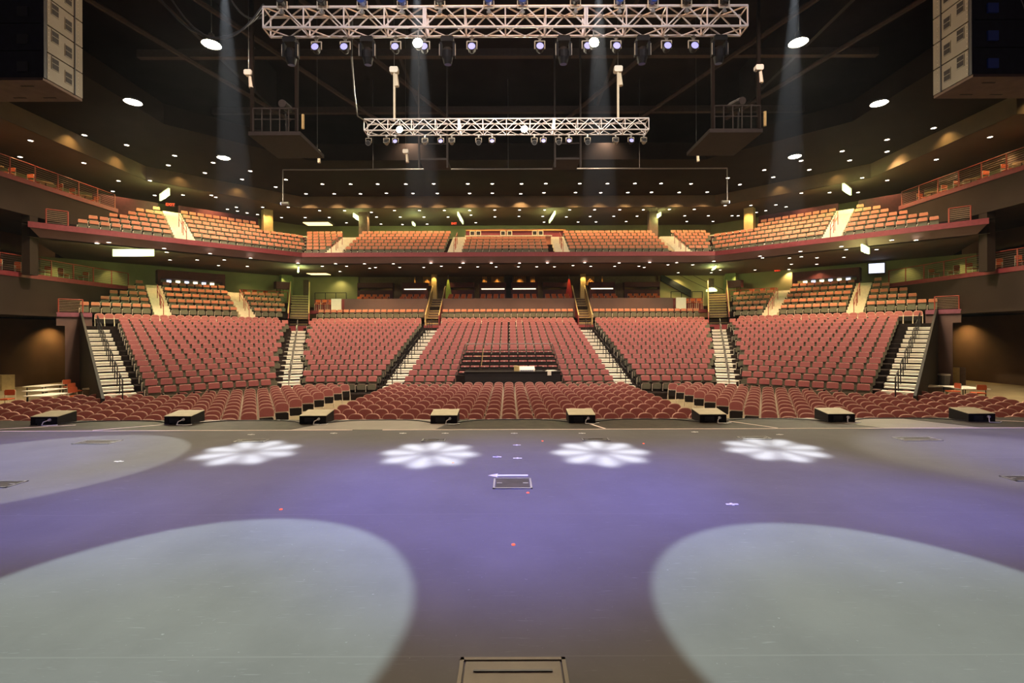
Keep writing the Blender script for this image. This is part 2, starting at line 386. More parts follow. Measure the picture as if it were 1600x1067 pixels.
# --- chairs on the flat floor
A28 = R(27.8)
floor = []
TC = frame('C')[0]
for r in range(12):
    for i in range(23):
        u, n = (i-11)*.54+.0, 14.15+1.03*r
        floor.append((math.hypot(u, n), TC, 0.0, u, n, 0, f'burgundy floor chair, centre block, {ORD[r+1]} row from stage, {ORD[i+1]} chair from white-tables side', 'chairs of the centre floor block'))
for k in 'LR':
    T, rz = frame(k, A28)
    s, c = math.sin(A28), math.cos(A28)
    for r in range(-3, 9):
        # the aisle end of each row runs along x = 8.42
        X, Y = -8.42, 16.67+1.135*r
        n0 = -s*X + c*Y; u0 = c*X + s*Y
        n = round(n0, 3)
        for i in range(0, 26):
            u = u0 - i*.535
            x, y, z = T(u, n, 0)
            if abs(x) > 19.75 or y < 13.2 or not vis((x, y, .8)): continue
            floor.append((math.hypot(x, y), T, rz, u, n, 0, f'burgundy floor chair, {SIDE[k]} block, {ORD[r+4]} row from stage, {ORD[i+1]} from centre aisle', f'floor chairs of the {SIDE[k]} block'))
# loose chairs along the top of the retractable seating
for k, lo, hi in (('C', -16.9, -7.4), ('C', -5.8, 5.8), ('C', 7.4, 16.9), ('L', 2.3, 14.0), ('R', 2.3, 14.0)):
    T, rz = frame(k); nn = int((hi-lo)/.495)
    for i in range(nn):
        u = lo+.25+i*.495; p = T(u, 41.15, 4.02)
        floor.append((math.hypot(p[0], p[1]), T, rz, u, 41.15, 4.02, 'burgundy chair on top of risers', 'top riser chairs'))
build_kind('floor_chair', 'chair', floor_chair_parts(), floor, 300, 'floor_chair_rows', 'more burgundy floor chairs filling the rows further back')

# --- retractable risers
def tz(r): return .325+.246*r
RISE = []
DZ = .85
def nrow(r): return 25.5+1.03*r
def nrowL(r): return 25.43+1.03*r
def outer(r): return 10.87+.41*r
def inner(r): return 6.98+.02*r
blocks = []      # (frame, row, u0, u1)
for r in range(15):
    for sg in (-1, 1):
        # block beside the centre aisle
        k0 = inner(r); cnt = int(round((outer(r)-k0)/.555))
        for i in range(cnt):
            u = sg*(k0+.2775+i*.555); n = nrow(r)
            nm = 'white-tables side' if sg < 0 else 'grey-bin side'
            RISE.append((math.hypot(u, n), TC, 0.0, u, n, tz(r), f'plum riser seat, inner block, {nm}, {ORD[r+1]} row up, {ORD[i+1]} from stairs', f'riser seats of the inner block, {nm}'))
        # centre block, the mixing position is cut out of its lower rows
        for i in range(10):
            u = sg*(.03+.2775+i*.555)
            if r < 6 and abs(u) < 2.95: continue
            nm = 'white-tables half' if sg < 0 else 'grey-bin half'
            RISE.append((math.hypot(u, nrow(r)), TC, 0.0, u, nrow(r), tz(r), f'plum riser seat, centre block, {nm}, {ORD[r+1]} row up, {ORD[i+1]} from middle', 'riser seats of the centre block'))
    for k in 'LR':
        T, rz = frame(k); lo = 3.1+.02*r; hi = 8.15+.41*r; cnt = int((hi-lo)/.56+.3)
        for i in range(cnt):
            u = lo+.28+i*.56; n = nrowL(r); p = T(u, n, 0)
            RISE.append((math.hypot(p[0], p[1]), T, rz, u, n, tz(r), f'plum riser seat, outer block, {SIDE[k]}, {ORD[r+1]} row up, {ORD[i+1]} from outer stairs', f'riser seats of the outer block, {SIDE[k]}'))
build_kind('tier_chair', 'theatre seat', theatre_seat_parts('fabric'), RISE, 300, 'tier_chair_rows', 'more plum riser seats filling the higher rows')
FOLD = []
for r in range(1, 6):
    for i in range(10):
        u = (i-4.5)*.555; FOLD.append((nrow(r), TC, 0.0, u, nrow(r), tz(r)-.0+.62, f'folded-down black seat behind mixing desk, {ORD[r]} row, {ORD[i+1]} from white-tables side', 'folded seats behind the mixing desk'))
build_kind('folded_chair', 'theatre seat', folded_seat_parts(), FOLD, 50, 'x', 'x')
# decks under the seats
mb = MB()
for r in range(15):
    zt = tz(r); n = nrow(r)
    for sg in (-1, 1):
        a, b = sg*(inner(r)-.08), sg*(outer(r)+.1); mb.box(min(a, b), max(a, b), n-.66, n+.37, 0 if r in (0, 14) else zt-.5, zt)
        if r < 6: mb.box(min(sg*2.85, sg*5.75), max(sg*2.85, sg*5.75), n-.66, n+.37, 0 if r == 0 else zt-.5, zt)
    if r >= 6: mb.box(-5.75, 5.75, n-.66, n+.37, zt-.5, zt)
    elif r >= 1: mb.box(-2.85, 2.85, n-.66, n+.37, 0, zt+.62)
# top level and end panels
for a, b in ((-17.2, 17.2),): mb.box(a, b, 40.2, 41.75, 3.6, 4.02)
for sg in (-1, 1):
    for uu, top in ((5.76, 0), (inner(0)-.1, 0), (2.84, 0)):
        x0 = sg*uu
        pts = [(25.0-.15, 0), (25.0-.15, .3), (31.2 if uu < 3 else 40.0, tz(6) if uu < 3 else tz(14)), (31.2 if uu < 3 else 40.0, 0)]
        b0 = len(mb.v); p = [(x0-.02, y, z) for y, z in pts]+[(x0+.02, y, z) for y, z in pts]
        mb.add(p, [(0,1,2,3), (7,6,5,4), (0,4,5,1), (1,5,6,2), (2,6,7,3), (3,7,4,0)])
struct('floor_riser_centre', mb, 'deck')
for k in 'LR':
    T, rz = frame(k); mb = MB()
    for r in range(15):
        zt = tz(r); n = nrowL(r); mb.box(3.0, 8.25+.41*r, n-.66, n+.37, 0 if r in (0, 14) else zt-.5, zt, T)
    mb.box(1.7, 14.3, 40.2, 41.6, 3.6, 4.02, T)
    struct('floor_riser_side', mb, 'deck')
    # black side wall of the retracting stand
    mb = MB(); pts = [(24.6, 0), (24.6, .9), (40.4, 4.9), (41.4, 4.9), (41.4, 0)]
    p = [T(1.58, y, z) for y, z in pts]+[T(1.68, y, z) for y, z in pts]; n_ = 5
    mb.add(p, [tuple(range(5)), tuple(range(9, 4, -1))]+[(i, (i+1) % 5, 5+(i+1) % 5, 5+i) for i in range(5)])
    o = struct('wall_stand_side', mb, 'black')

# --- stairs: every flight is one thing with treads, risers body and a middle handrail
def stair(label, T, u0, u1, nf, dn, rows, z_of, treadmat='whitetread', rail=True, edge=None, group=None, base=0.0, railmat='black'):
    root = thing('aisle_stair', label, 'stairs', (0, 0, 0), 0, group)
    body = MB(); tr = MB(); nos = MB()
    for r in range(rows):
        zt = z_of(r); zp = z_of(r-1) if r else max(base, zt-.246); n = nf+dn*r
        body.box(u0, u1, n, n+dn, max(base, zt-.55) if r not in (0, rows-1) else base, zt-.02, T)
        body.box(u0+.06, u1-.06, n-.42, n, zp-.02, (zt+zp)/2-.02, T)
        tr.box(u0+.06, u1-.06, n+.02, n+dn*.45, zt-.02, zt+.004, T)
        nos.box(u0+.06, u1-.06, n-.01, n+.02, zt-.10, zt+.004, T)
        tr.box(u0+.1, u1-.1, n-.44, n-.08, (zt+zp)/2-.02, (zt+zp)/2+.004, T)
        nos.box(u0+.1, u1-.1, n-.45, n-.44, (zt+zp)/2-.05, (zt+zp)/2+.004, T)
    body.obj('stair_body', 'deck', root); tr.obj('tread', treadmat, root); nos.obj('nosing', treadmat, root)
    if rail:
        um = (u0+u1)/2
        for r in range(1, rows-1, 2):
            m = MB(); n = nf+dn*r+.2; z = z_of(r)
            m.tube(T(um, n, z), T(um, n, z+.9), .025); m.tube(T(um, n+dn*1.1, z_of(r+1)), T(um, n+dn*1.1, z_of(r+1)+.9), .025)
            m.tube(T(um, n, z+.9), T(um, n+dn*1.1, z_of(r+1)+.9), .03); m.tube(T(um, n, z+.5), T(um, n+dn*1.1, z_of(r+1)+.5), .02)
            m.obj('handrail', railmat, root)
    return root
for sg, nm in ((-1, 'white-tables side'), (1, 'grey-bin side')):
    a, b = sg*5.8, sg*6.88
    stair(f'white-nosed aisle stairs beside the centre block, {nm}', TC, min(a, b), max(a, b), nrow(0)-.66, 1.03, 15, tz)
    # edge rails of that aisle on the outer seat block
    root = thing('aisle_railing', f'black post railing down the inner seat block edge, {nm}', 'railing', (0, 0, 0))
    x = sg*6.93
    for r in range(0, 14):
        m = MB(); n = nrow(r)-.3; m.tube((x, n, tz(r)), (x, n, tz(r)+.75), .02, 5); m.tube((x, n, tz(r)+.75), (x, n+.5, tz(r)+.75), .02, 5); m.tube((x, n+.5, tz(r)+.75), (x, n+.5, tz(r)), .02, 5)
        m.obj('rail_post', 'black', root)
A22 = R(22)
for k in 'LR':
    T22 = frame(k, A22)[0]
    stair(f'cream aisle stairs between inner and outer blocks, {SIDE[k]}', T22, -1.98, -.62, 26.9, 1.107, 15, tz, railmat='steel')
    T, rz = frame(k)
    stair(f'white-nosed outermost aisle stairs of the stand, {SIDE[k]}', T, 1.72, 2.98, 24.75, 1.03, 15, tz)

# --- fixed balcony seats: loge rows, orange row, upper balcony
BALC = []
def add_row(k, u0, u1, n, z, lab, grp, sp=.555, clip=28.2):
    T, rz = frame(k); cnt = int((u1-u0)/sp+.25)
    sgn = 1 if u1 > 0 else -1
    for i in range(cnt):
        u = u0+sp/2+i*sp; p = T(u, n, z)
        if abs(p[0]) > clip: continue
        i_ = i+1
        BALC.append((math.hypot(p[0], p[1]), T, rz, u, n, z, lab.replace('#', ORD[i_]), grp))
DECK = MB()
def deck(k, u0, u1, n, z, h=.5, dn=.9):
    T, rz = frame(k); DECK.box(u0, u1, n-.6, n+dn-.6, z-h, z, T)
for lo, hi, nm in ((-16.9, -7.5, 'tables-side'), (-5.9, 5.85, 'middle'), (7.45, 16.85, 'bin-side')):
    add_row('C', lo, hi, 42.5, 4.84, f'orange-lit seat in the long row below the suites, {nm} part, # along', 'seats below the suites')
for k in 'LR':
    for r in range(5):
        z = 4.84+.5*r; n = 42.75+.9*r
        hi = 5.5; lo = 5.5-7*.555+ (0)
        lo = {0: hi-7*.555, 1: hi-5*.555, 2: hi-4*.555, 3: hi-2*.555, 4: hi-.555}[r]
        add_row(k, lo, hi, n, z, f'orange-lit loge seat, outermost wedge, {SIDE[k]}, {ORD[r+1]} row, # from box wall', f'loge seats of the outermost wedge, {SIDE[k]}', clip=29)
        T = frame(k)[0]; ul = (s44*(n-.6)-28)/c44
        DECK.box(max(ul, .4)+.1, 5.6, n-.6, n+.3, z-.5, z, T)
        add_row(k, 6.65, 11.1, n, z, f'loge seat below the dark counter, {SIDE[k]}, {ORD[r+1]} row, # from outer stairs', f'loge seats below the counter, {SIDE[k]}')
        deck(k, 6.6, 11.15, n, z)
        if r < 4:
            add_row(k, 12.3, 14.6+.42*r, n, z, f'loge seat of the small wedge by the corner stairs, {SIDE[k]}, {ORD[r+1]} row, #', f'loge seats by the corner stairs, {SIDE[k]}')
            deck(k, 12.25, 14.8+.42*r, n, z)
    for r in range(6):
        z = 9.97+.5*r; n = 40.75+.9*r
        T = frame(k)[0]
        ul = (s44*n-27.5)/c44
        lo = 6.45-int((6.45-max(ul, .85))/.555)*.555
        add_row(k, lo, 6.45, n, z, f'upper balcony seat, outermost wedge, {SIDE[k]}, {ORD[r+1]} row, # from box wall', f'upper balcony outermost wedge, {SIDE[k]}')
        DECK.box(max((s44*(n-.6)-27.7)/c44, .2), 6.5, n-.6, n+.3, z-.5, z, T)
        end = 15.6+.37*r
        if r >= 4: end = 13.6
        add_row(k, 7.7, end, n, z, f'upper balcony seat, long turned wedge, {SIDE[k]}, {ORD[r+1]} row, # from cream stairs', f'upper balcony long wedge, {SIDE[k]}')
        DECK.box(7.65, end+.1, n-.6, n+.3, z-.5, z, T)
for r in range(6):
    z = 9.97+.45*r; n = 40.05+.9*r
    for sg, nm in ((-1, 'white-tables side'), (1, 'grey-bin side')):
        for (a, b, what) in ((5.05, 13.65, 'straight wedge'), (15.05, 16.9+.37*r, 'short corner wedge')):
            lo, hi = (sg*a, sg*b) if sg > 0 else (sg*b, sg*a)
            add_row('C', lo, hi, n, z, f'upper balcony seat, {what}, {nm}, {ORD[r+1]} row, # along', f'upper balcony {what}, {nm}')
            DECK.box(lo-.05, hi+.05, n-.6, n+.3, z-.5, z)
    if r < 4:
        add_row('C', -3.85, 3.75, n, z, f'upper balcony seat, middle wedge below control desk, {ORD[r+1]} row, # from white-tables side', 'upper balcony middle wedge')
        DECK.box(-3.85, 3.85, n-.6, n+.3, z-.5, z)
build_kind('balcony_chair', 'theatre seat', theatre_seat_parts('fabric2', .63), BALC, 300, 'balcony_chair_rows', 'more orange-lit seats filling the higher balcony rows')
struct('floor_balcony_steps', DECK, 'deck')
# cream balcony stairs
def cream_stair(label, T, u0, u1, nf, dn, steps, z0, dz, posts=True):
    root = thing('balcony_stair', label, 'stairs'); b = MB()
    for i in range(steps): b.box(u0, u1, nf+i*dn, nf+(i+1)*dn+.02, z0-.3+i*dz-.3, z0+(i+1)*dz-dz, T)
    b.obj('steps', 'tread', root)
    m = MB(); um = (u0+u1)/2
    if posts:
        for q, (a, c) in enumerate(((0.1, 1.2), (1.6, 2.7))):
            m = MB(); n0 = nf+a; n1 = nf+c; za = z0+a/dn*dz; zb = z0+c/dn*dz
            m.path([T(um, n0, za-.1), T(um, n0, za+.9), T(um, n1, zb+.9), T(um, n1, zb-.1)], .025); m.tube(T(um, n0, za+.5), T(um, n1, zb+.5), .02)
            m.obj('handrail', 'rail', root)
    return root
for k in 'LR':
    T = frame(k)[0]
    cream_stair(f'cream upper balcony stairs nearest the side boxes, {SIDE[k]}', T, 6.5, 7.65, 39.4, .45, 13, 9.98, .25)
    cream_stair(f'cream loge stairs beside the outermost wedge, {SIDE[k]}', T, 5.6, 6.6, 41.8, .45, 11, 4.86, .25)
    cream_stair(f'cream loge stairs beside the small corner wedge, {SIDE[k]}', T, 11.15, 12.25, 41.8, .45, 10, 4.86, .25)
for sg, nm in ((-1, 'white-tables side'), (1, 'grey-bin side')):
    for a, b, what in ((3.85, 5.0, 'the control desk'), (13.7, 15.0, 'the short corner wedge')):
        lo, hi = (a, b) if sg > 0 else (-b, -a)
        cream_stair(f'cream upper balcony stairs beside {what}, {nm}', TC, lo, hi, 38.75, .45, 11, 9.98, .225)

# ================================================================== side boxes (two levels of tables behind a railing)
def chair_parts():
    a = MB(); a.bevbox(-.2, .2, .18, .22, .78, 1.02, .04)
    b = MB(); b.bevbox(-.2, .2, -.2, .2, .60, .66, .02)
    out = [('backrest', a, 'orange'), ('seat', b, 'orange')]
    for sx in (-1, 1):
        m = MB(); m.path([(sx*.2, -.2, 0), (sx*.2, -.2, .6)], .014, 5); m.path([(sx*.2, .22, 0), (sx*.2, .2, .62), (sx*.2, .21, 1.0)], .014, 5); m.tube((sx*.2, -.2, .02), (sx*.2, .22, .02), .012, 5)
        out.append(('leg_frame', m, 'creamsteel'))
    return out
CHP = [(n, m.mesh(n, k)) for n, m, k in chair_parts()]
def bar_chair(label, loc, rz, group=None, name='lounge_chair'):
    r = thing(name, label, 'chair', loc, rz, group)
    for n, me in CHP:
        o = bpy.data.objects.new(n, me); COL.objects.link(o); o.parent = r
    return r
def table_parts():
    a = MB(); a.lathe([(0, .76), (.38, .76), (.38, .79), (0, .79)], 16)
    b = MB(); b.lathe([(.22, 0), (.22, .03), (.04, .06), (.035, .76)], 10)
    return [('table_top', a, 'card'), ('pedestal', b, 'blackplastic')]
TBP = [(n, m.mesh(n, k)) for n, m, k in table_parts()]
def table(label, loc, group=None):
    r = thing('pedestal_table', label, 'table', loc, 0, group)
    for n, me in TBP:
        o = bpy.data.objects.new(n, me); COL.objects.link(o); o.parent = r
    return r
def railing(label, pts, h=1.0, wires=7, step=1.5, group=None, postmat='rail', wiremat='railwire', name='guard_railing'):
    root = thing(name, label, 'railing', (0,0,0), 0, group)
    top = MB(); wire = MB(); pm = []
    for a, b in zip(pts, pts[1:]):
        a = Vector(a); b = Vector(b); L = (b-a).length; k = max(1, int(round(L/step)))
        top.tube(a+Vector((0,0,h)), b+Vector((0,0,h)), .028)
        for i in range(1, wires+1):
            z = h*i/(wires+1); wire.tube(a+Vector((0,0,z)), b+Vector((0,0,z)), .011, 4, cap=False)
        pm += [a+(b-a)*i/k for i in range(k)]
    pm.append(Vector(pts[-1]))
    top.obj('top_rail', postmat, root); wire.obj('wire_infill', wiremat, root)
    base = MB(); base.box(-.025, .025, -.025, .025, 0, h); me = base.mesh('post', postmat)
    for p in pm:
        o = bpy.data.objects.new('post', me); COL.objects.link(o); o.parent = root; o.location = p
    return root
for s, nm in ((-1, 'white-tables side'), (1, 'grey-bin side')):
    def bx(mb, a, b, y0, y1, z0, z1): mb.box(min(s*a, s*b), max(s*a, s*b), y0, y1, z0, z1)
    for lev, z0, zt, ye, bxx in (('upper', 10.45, 12.5, 34.4, 28.0), ('lower', 4.61, 7.16, 36.6, 28.8)):
        mb = MB(); bx(mb, bxx, bxx+.25, 12, ye, z0, zt-.28); bx(mb, bxx+.25, 34.4, 12, ye, zt-.55, zt-.25); bx(mb, bxx+.25, 34.4, ye-.2, ye, z0, zt-.3)
        if lev == 'upper': bx(mb, 28.25, 34.4, 12, ye, z0, z0+.2)
        else: bx(mb, 28.25, 33, 12, 30, z0, z0+.2)
        struct('wall_box_'+lev, mb, 'boxwall')
        mb = MB(); bx(mb, bxx-.04, bxx+.3, 12, ye, zt-.28, zt); struct('trim_box_'+lev, mb, 'crimson')
        railing(f'{lev} side box railing with horizontal wires, {nm}', [(s*(bxx+.12), 13, zt), (s*(bxx+.12), 24.2, zt), (s*(bxx+.12), ye-.1, zt)], wires=7)
        ys = [15.2, 18.2, 21.2, 24.2, 27.2, 30.2, 33.0]
        for i, y in enumerate(ys):
            if abs(28.9/y) > 1.2: continue
            table(f'round pedestal table in the {lev} side box, {nm}, {ORD[i+1]} along from stage', (s*(bxx+1.1), y, zt-.25), f'tables in the {lev} side boxes')
            for j, (dx, dy, rz) in enumerate(((.0, -.75, 180), (.0, .75, 0), (.8, .1, -90*s))):
                bar_chair(f'orange chair in {lev} side box, {nm}, {ORD[i+1]} table, {("stage side", "far side", "wall side")[j]}', (s*(bxx+1.1+dx), y+dy, zt-.25), R(rz), f'chairs in the {lev} side boxes')
    mb = MB(); bx(mb, 28.02, 28.5, 28.1, 28.6, 7.0, 10.5); struct('pillar_box', mb, 'boxwall')
    mb = MB(); bx(mb, 34.0, 34.3, 12, 36, 7.0, 10.5); struct('wall_box_back', mb, 'brownwall')
# short railings at the ends of the balcony rims
for k in 'LR':
    T = frame(k)[0]
    railing(f'short wire railing at the end of the upper balcony, {SIDE[k]}', [T(.05, 39.3, 10.0), T(1.0, 39.3, 10.0)], h=.9, step=1.0)
    railing(f'short wire railing above the plum parapet, {SIDE[k]}', [T(.6, 41.5, 4.9), T(1.75, 41.5, 4.9)], h=.85, step=1.2)
    # ledge behind the long upper wedge
    mb = MB(); mb.box(7.7, 13.6, 46.0, 46.2, 11.5, 13.85, T); mb.box(2.5, 6.4, 46.2, 46.4, 11.5, 13.85, T); struct('wall_upper_ledge', mb, 'rednet')
    # dark counter wall behind the middle loge wedge
    root = thing('bar_counter', f'dark red bar counter with bottles niche behind the middle loge wedge, {SIDE[k]}', 'counter')
    m = MB(); m.box(6.5, 11.3, 47.3, 47.6, 6.8, 7.75, T); m.box(6.5, 11.3, 47.3, 48.3, 8.05, 8.75, T); m.box(6.5, 6.7, 47.3, 48.3, 7.7, 8.1, T); m.box(11.1, 11.3, 47.3, 48.3, 7.7, 8.1, T); m.obj('counter_body', 'rednet', root)
    for i in range(6):
        m = MB(); m.box(7.2+i*.62, 7.5+i*.62, 47.9, 48.0, 7.78, 8.0, T); m.obj('lit_niche', 'led' if i % 2 else 'screen', root)
    # concourse floor behind the loge wedges
    mb = MB(); mb.box(5.6, 12.3, 46.9, 48.7, 6.6, 6.85, T); mb.box(12.2, 16.4, 46.2, 48.7, 6.3, 6.5, T); struct('floor_loge_back', mb, 'housefloor')
    railing(f'dark red railing behind the small corner wedge, {SIDE[k]}', [T(12.3, 46.3, 6.5), T(16.2, 46.3, 6.5)], h=.95, wires=1, step=.9)
    m = MB(); root = thing('bar_stand', f'small dark red high bar beside the corner stairs, {SIDE[k]}', 'counter')
    m.box(15.3, 16.5, 46.6, 47.3, 7.75, 8.4, T); m.obj('hood', 'rednet', root)
    for uu in (15.35, 15.9, 16.45):
        m = MB(); m.tube(T(uu, 46.65, 6.5), T(uu, 46.65, 7.8), .03); m.obj('leg', 'black', root)
    for i, uu in enumerate((12.8, 13.6, 14.5)):
        bar_chair(f'chair behind the railing above the small corner wedge, {SIDE[k]}, {ORD[i+1]} from its stairs', T(uu, 46.9, 6.5), frame(k)[1], f'chairs above the corner wedge, {SIDE[k]}')
    # pillars on the lower concourse
    mb = MB(); mb.box(16.1, 17.1, 47.6, 48.3, 6.3, 9.2, T); struct('pillar_lower', mb, 'darkgreen')
    mb = MB(); mb.box(14.3, 15.1, 46.8, 47.5, 12.0, 14.95, T); struct('pillar_upper_turned', mb, 'goldpole')
    # cream ledge cutting the back rows, with screens
    root = thing('camera_desk', f'cream topped desk behind the long upper wedge, {SIDE[k]}', 'desk')
    m = MB(); m.box(14.6, 17.5, 44.3, 44.9, 12.35, 12.45, T); m.obj('desk_top', 'tread', root)
    m = MB(); m.box(14.6, 17.5, 44.35, 44.5, 11.3, 12.35, T); m.obj('front_panel', 'rednet', root)
    # corner stairs down from the concourse
    T22, rz22 = frame(k, A22)
    root = thing('corner_stair', f'dark corner stairs rising to the concourse between crimson walls, {SIDE[k]}', 'stairs')
    b = MB()
    for i in range(13): b.box(-2.0, -.55, 44.6+i*.36, 44.6+(i+1)*.36, 4.0 if i < 2 else 4.0+i*.25-.4, 4.15+i*.25, T22)
    b.obj('steps', 'wood', root)
    b = MB()
    for i in range(13): b.box(-1.98, -.57, 44.58+i*.36, 44.62+i*.36, 4.10+i*.25, 4.165+i*.25, T22)
    b.obj('nosing', 'card', root)
    for a, nme in ((-2.12, 'inner'), (-.5, 'outer')):
        m = MB(); pts = [(44.4, 4.0), (44.4, 4.75), (49.2, 7.75), (49.2, 6.9), (45.2, 4.0)]
        p = [T22(a, y, z) for y, z in pts]+[T22(a+.07, y, z) for y, z in pts]
        m.add(p, [tuple(range(5)), tuple(range(9, 4, -1))]+[(i, (i+1) % 5, 5+(i+1) % 5, 5+i) for i in range(5)]); m.obj('side_panel', 'crimson', root)
        m = MB(); m.tube(T22(a+.03, 44.4, 5.3), T22(a+.03, 49.2, 8.45), .05); m.obj('handrail', 'goldpole', root)
    m = MB(); m.box(-2.2, -.4, 44.3, 44.42, 3.75, 4.2, T22); m.obj('base_board', 'crimson', root)
for sg, nm in ((-1, 'white-tables side'), (1, 'grey-bin side')):
    def bx(mb, a, b, y0, y1, z0, z1): mb.box(min(sg*a, sg*b), max(sg*a, sg*b), y0, y1, z0, z1)
    root = thing('suite_stair', f'dark stairs up to the suites beside a yellow column, {nm}', 'stairs')
    b = MB()
    for i in range(12): bx(b, 6.1, 7.2, 41.5+i*.34, 41.5+(i+1)*.34, 4.0+i*.24-.4, 4.2+i*.24)
    b.obj('steps', 'wood', root)
    b = MB()
    for i in range(12): bx(b, 6.12, 7.18, 41.48+i*.34, 41.52+i*.34, 4.15+i*.24, 4.21+i*.24)
    b.obj('nosing', 'card', root)
    for a in (6.03, 7.22):
        m = MB(); x = sg*a; pts = [(41.4, 4.0), (41.4, 5.0), (45.6, 7.9), (45.6, 6.8), (42.2, 4.0)]
        p = [(x-.03, y, z) for y, z in pts]+[(x+.03, y, z) for y, z in pts]
        m.add(p, [tuple(range(5)), tuple(range(9, 4, -1))]+[(i, (i+1) % 5, 5+(i+1) % 5, 5+i) for i in range(5)]); m.obj('side_panel', 'goldpole' if a > 7 else 'crimson', root)
        m = MB(); m.tube((x, 41.4, 5.1), (x, 45.6, 8.05), .05); m.obj('handrail', 'goldpole', root)
    m = MB(); bx(m, 5.9, 7.35, 41.35, 41.48, 3.75, 4.25); m.obj('base_board', 'crimson', root)
    mb = MB(); bx(mb, 6.85, 7.35, 45.7, 46.2, 5.7, 9.2); struct('pillar_gold', mb, 'goldpole')
    mb = MB(); bx(mb, 13.2, 14.0, 44.9, 45.6, 12, 14.95); struct('pillar_upper', mb, 'wood')
    # suites: red chairs, counters with a lamp strip, wood panels
    for i, (a, b_, lit) in enumerate(((.25, 2.8, 1), (3.3, 5.75, 0), (7.75, 10.2, 1), (11.1, 14.5, 0))):
        root = thing('suite_counter', f'dark red suite counter under the balcony, {nm}, {ORD[i+1]} from the middle', 'counter')
        m = MB(); bx(m, a, b_, 46.0, 46.3, 5.7, 7.72); m.obj('front_panel', 'rednet', root)
        m = MB(); bx(m, a, b_, 46.0, 46.7, 7.98, 8.45); m.obj('canopy_board', 'rednet', root)
        m = MB(); bx(m, a, a+.06, 46.0, 46.6, 7.7, 8.0); m.obj('side_post', 'rednet', root)
        m = MB(); bx(m, b_-.06, b_, 46.0, 46.6, 7.7, 8.0); m.obj('side_post', 'rednet', root)
        if lit:
            m = MB(); bx(m, a+.15, b_-.2, 45.98, 46.02, 7.77, 7.86); m.obj('strip_lamp', 'led', root)
        nch = int((b_-a)/.6)
        for row in (0, 1):
            for j in range(nch):
                bar_chair(f'dark red suite chair, {nm}, {ORD[i+1]} suite from middle, {("front", "back")[row]} row, {ORD[j+1]} outward', (sg*(a+.35+j*.6), 44.35+.8*row, 5.98+.28*row), 0, 'chairs in the suites below the balcony', 'suite_chair')
    mb = MB(); bx(mb, .2, 14.9, 43.75, 47.5, 5.7, 5.98); bx(mb, .2, 14.9, 44.8, 46.0, 5.98, 6.26); struct('floor_suites', mb, 'deck')
    for i, (a, b_) in enumerate(((.5, 1.75), (2.15, 2.65), (7.6, 8.5), (9.2, 9.35))):
        root = thing('wood_wall_panel', f'orange slatted wood panel lit from above, {nm}, {ORD[i+1]} from the middle', 'panel')
        m = MB(); n_ = max(1, int((b_-a)/.16))
        for j in range(n_): bx(m, a+j*(b_-a)/n_, a+(j+1)*(b_-a)/n_-.03, 47.45, 47.52, 8.3, 9.18)
        m.obj('slat_field', 'woodslat', root)
        m = MB(); bx(m, a-.03, b_+.03, 47.52, 47.6, 8.2, 9.2); m.obj('backing_board', 'wood', root)
    # small crimson platform with three seats by the corner stairs
    root = thing('corner_platform', f'small crimson platform with cream end panel by the corner stairs, {nm}', 'platform')
    m = MB(); bx(m, 15.0, 17.9, 43.0, 44.4, 5.35, 5.65); m.obj('base_slab', 'crimson', root)
    m = MB(); bx(m, 15.0, 15.9, 43.0, 43.1, 5.65, 6.7); m.obj('end_panel', 'white', root)
    m = MB(); bx(m, 15.0, 17.9, 44.3, 44.4, 5.65, 6.75); m.obj('back_panel', 'crimson', root)
    railing(f'dark railing above the small crimson platform, {nm}', [(sg*15.0, 44.35, 6.75), (sg*17.9, 44.35, 6.75)], h=.6, wires=0, step=1.0, postmat='black')
    root = thing('hanging_flag', f'long {"green" if sg < 0 else "dark red"} flag hanging beside the suite stairs, {nm}', 'flag')
    m = MB(); x0, x1 = 5.5, 6.15; pts = [(5.72, 8.75), (5.85, 8.75), (6.15, 7.0), (6.1, 6.5), (5.35, 6.5), (5.4, 7.0)]
    m.prism([(sg*x, z) for x, z in pts], 45.9, 45.97); m.obj('cloth', 'greenflag' if sg < 0 else 'redflag', root)
    m = MB(); m.tube((sg*5.78, 45.93, 6.0), (sg*5.78, 45.93, 9.15), .03); m.obj('pole', 'steel', root)
mb = MB(); mb.box(-.35, .35, 46.4, 47.0, 5.7, 9.2); struct('pillar_middle', mb, 'black')
# centre seats on the small platforms
for sg, nm in ((-1, 'white-tables side'), (1, 'grey-bin side')):
    for j in range(3): bar_chair(f'red chair on the small crimson platform, {nm}, {ORD[j+1]} outward', (sg*(16.25+j*.58), 43.7, 5.65), 0, 'chairs on the crimson platforms', 'suite_chair')
# tall tan walls and door openings behind the corner stairs
for sg, nm in ((-1, 'left'), (1, 'right')):
    def bx(mb, a, b, y0, y1, z0, z1): mb.box(min(sg*a, sg*b), max(sg*a, sg*b), y0, y1, z0, z1)
    mb = MB(); bx(mb, 14.8, 21.5, 47.3, 47.55, 6.2, 9.2); struct('wall_corner_'+nm, mb, 'tanwall' if sg > 0 else 'greenwall')
    mb = MB(); bx(mb, 19.7, 20.2, 47.2, 47.3, 6.3, 8.9); struct('door_corner', mb, 'wood')

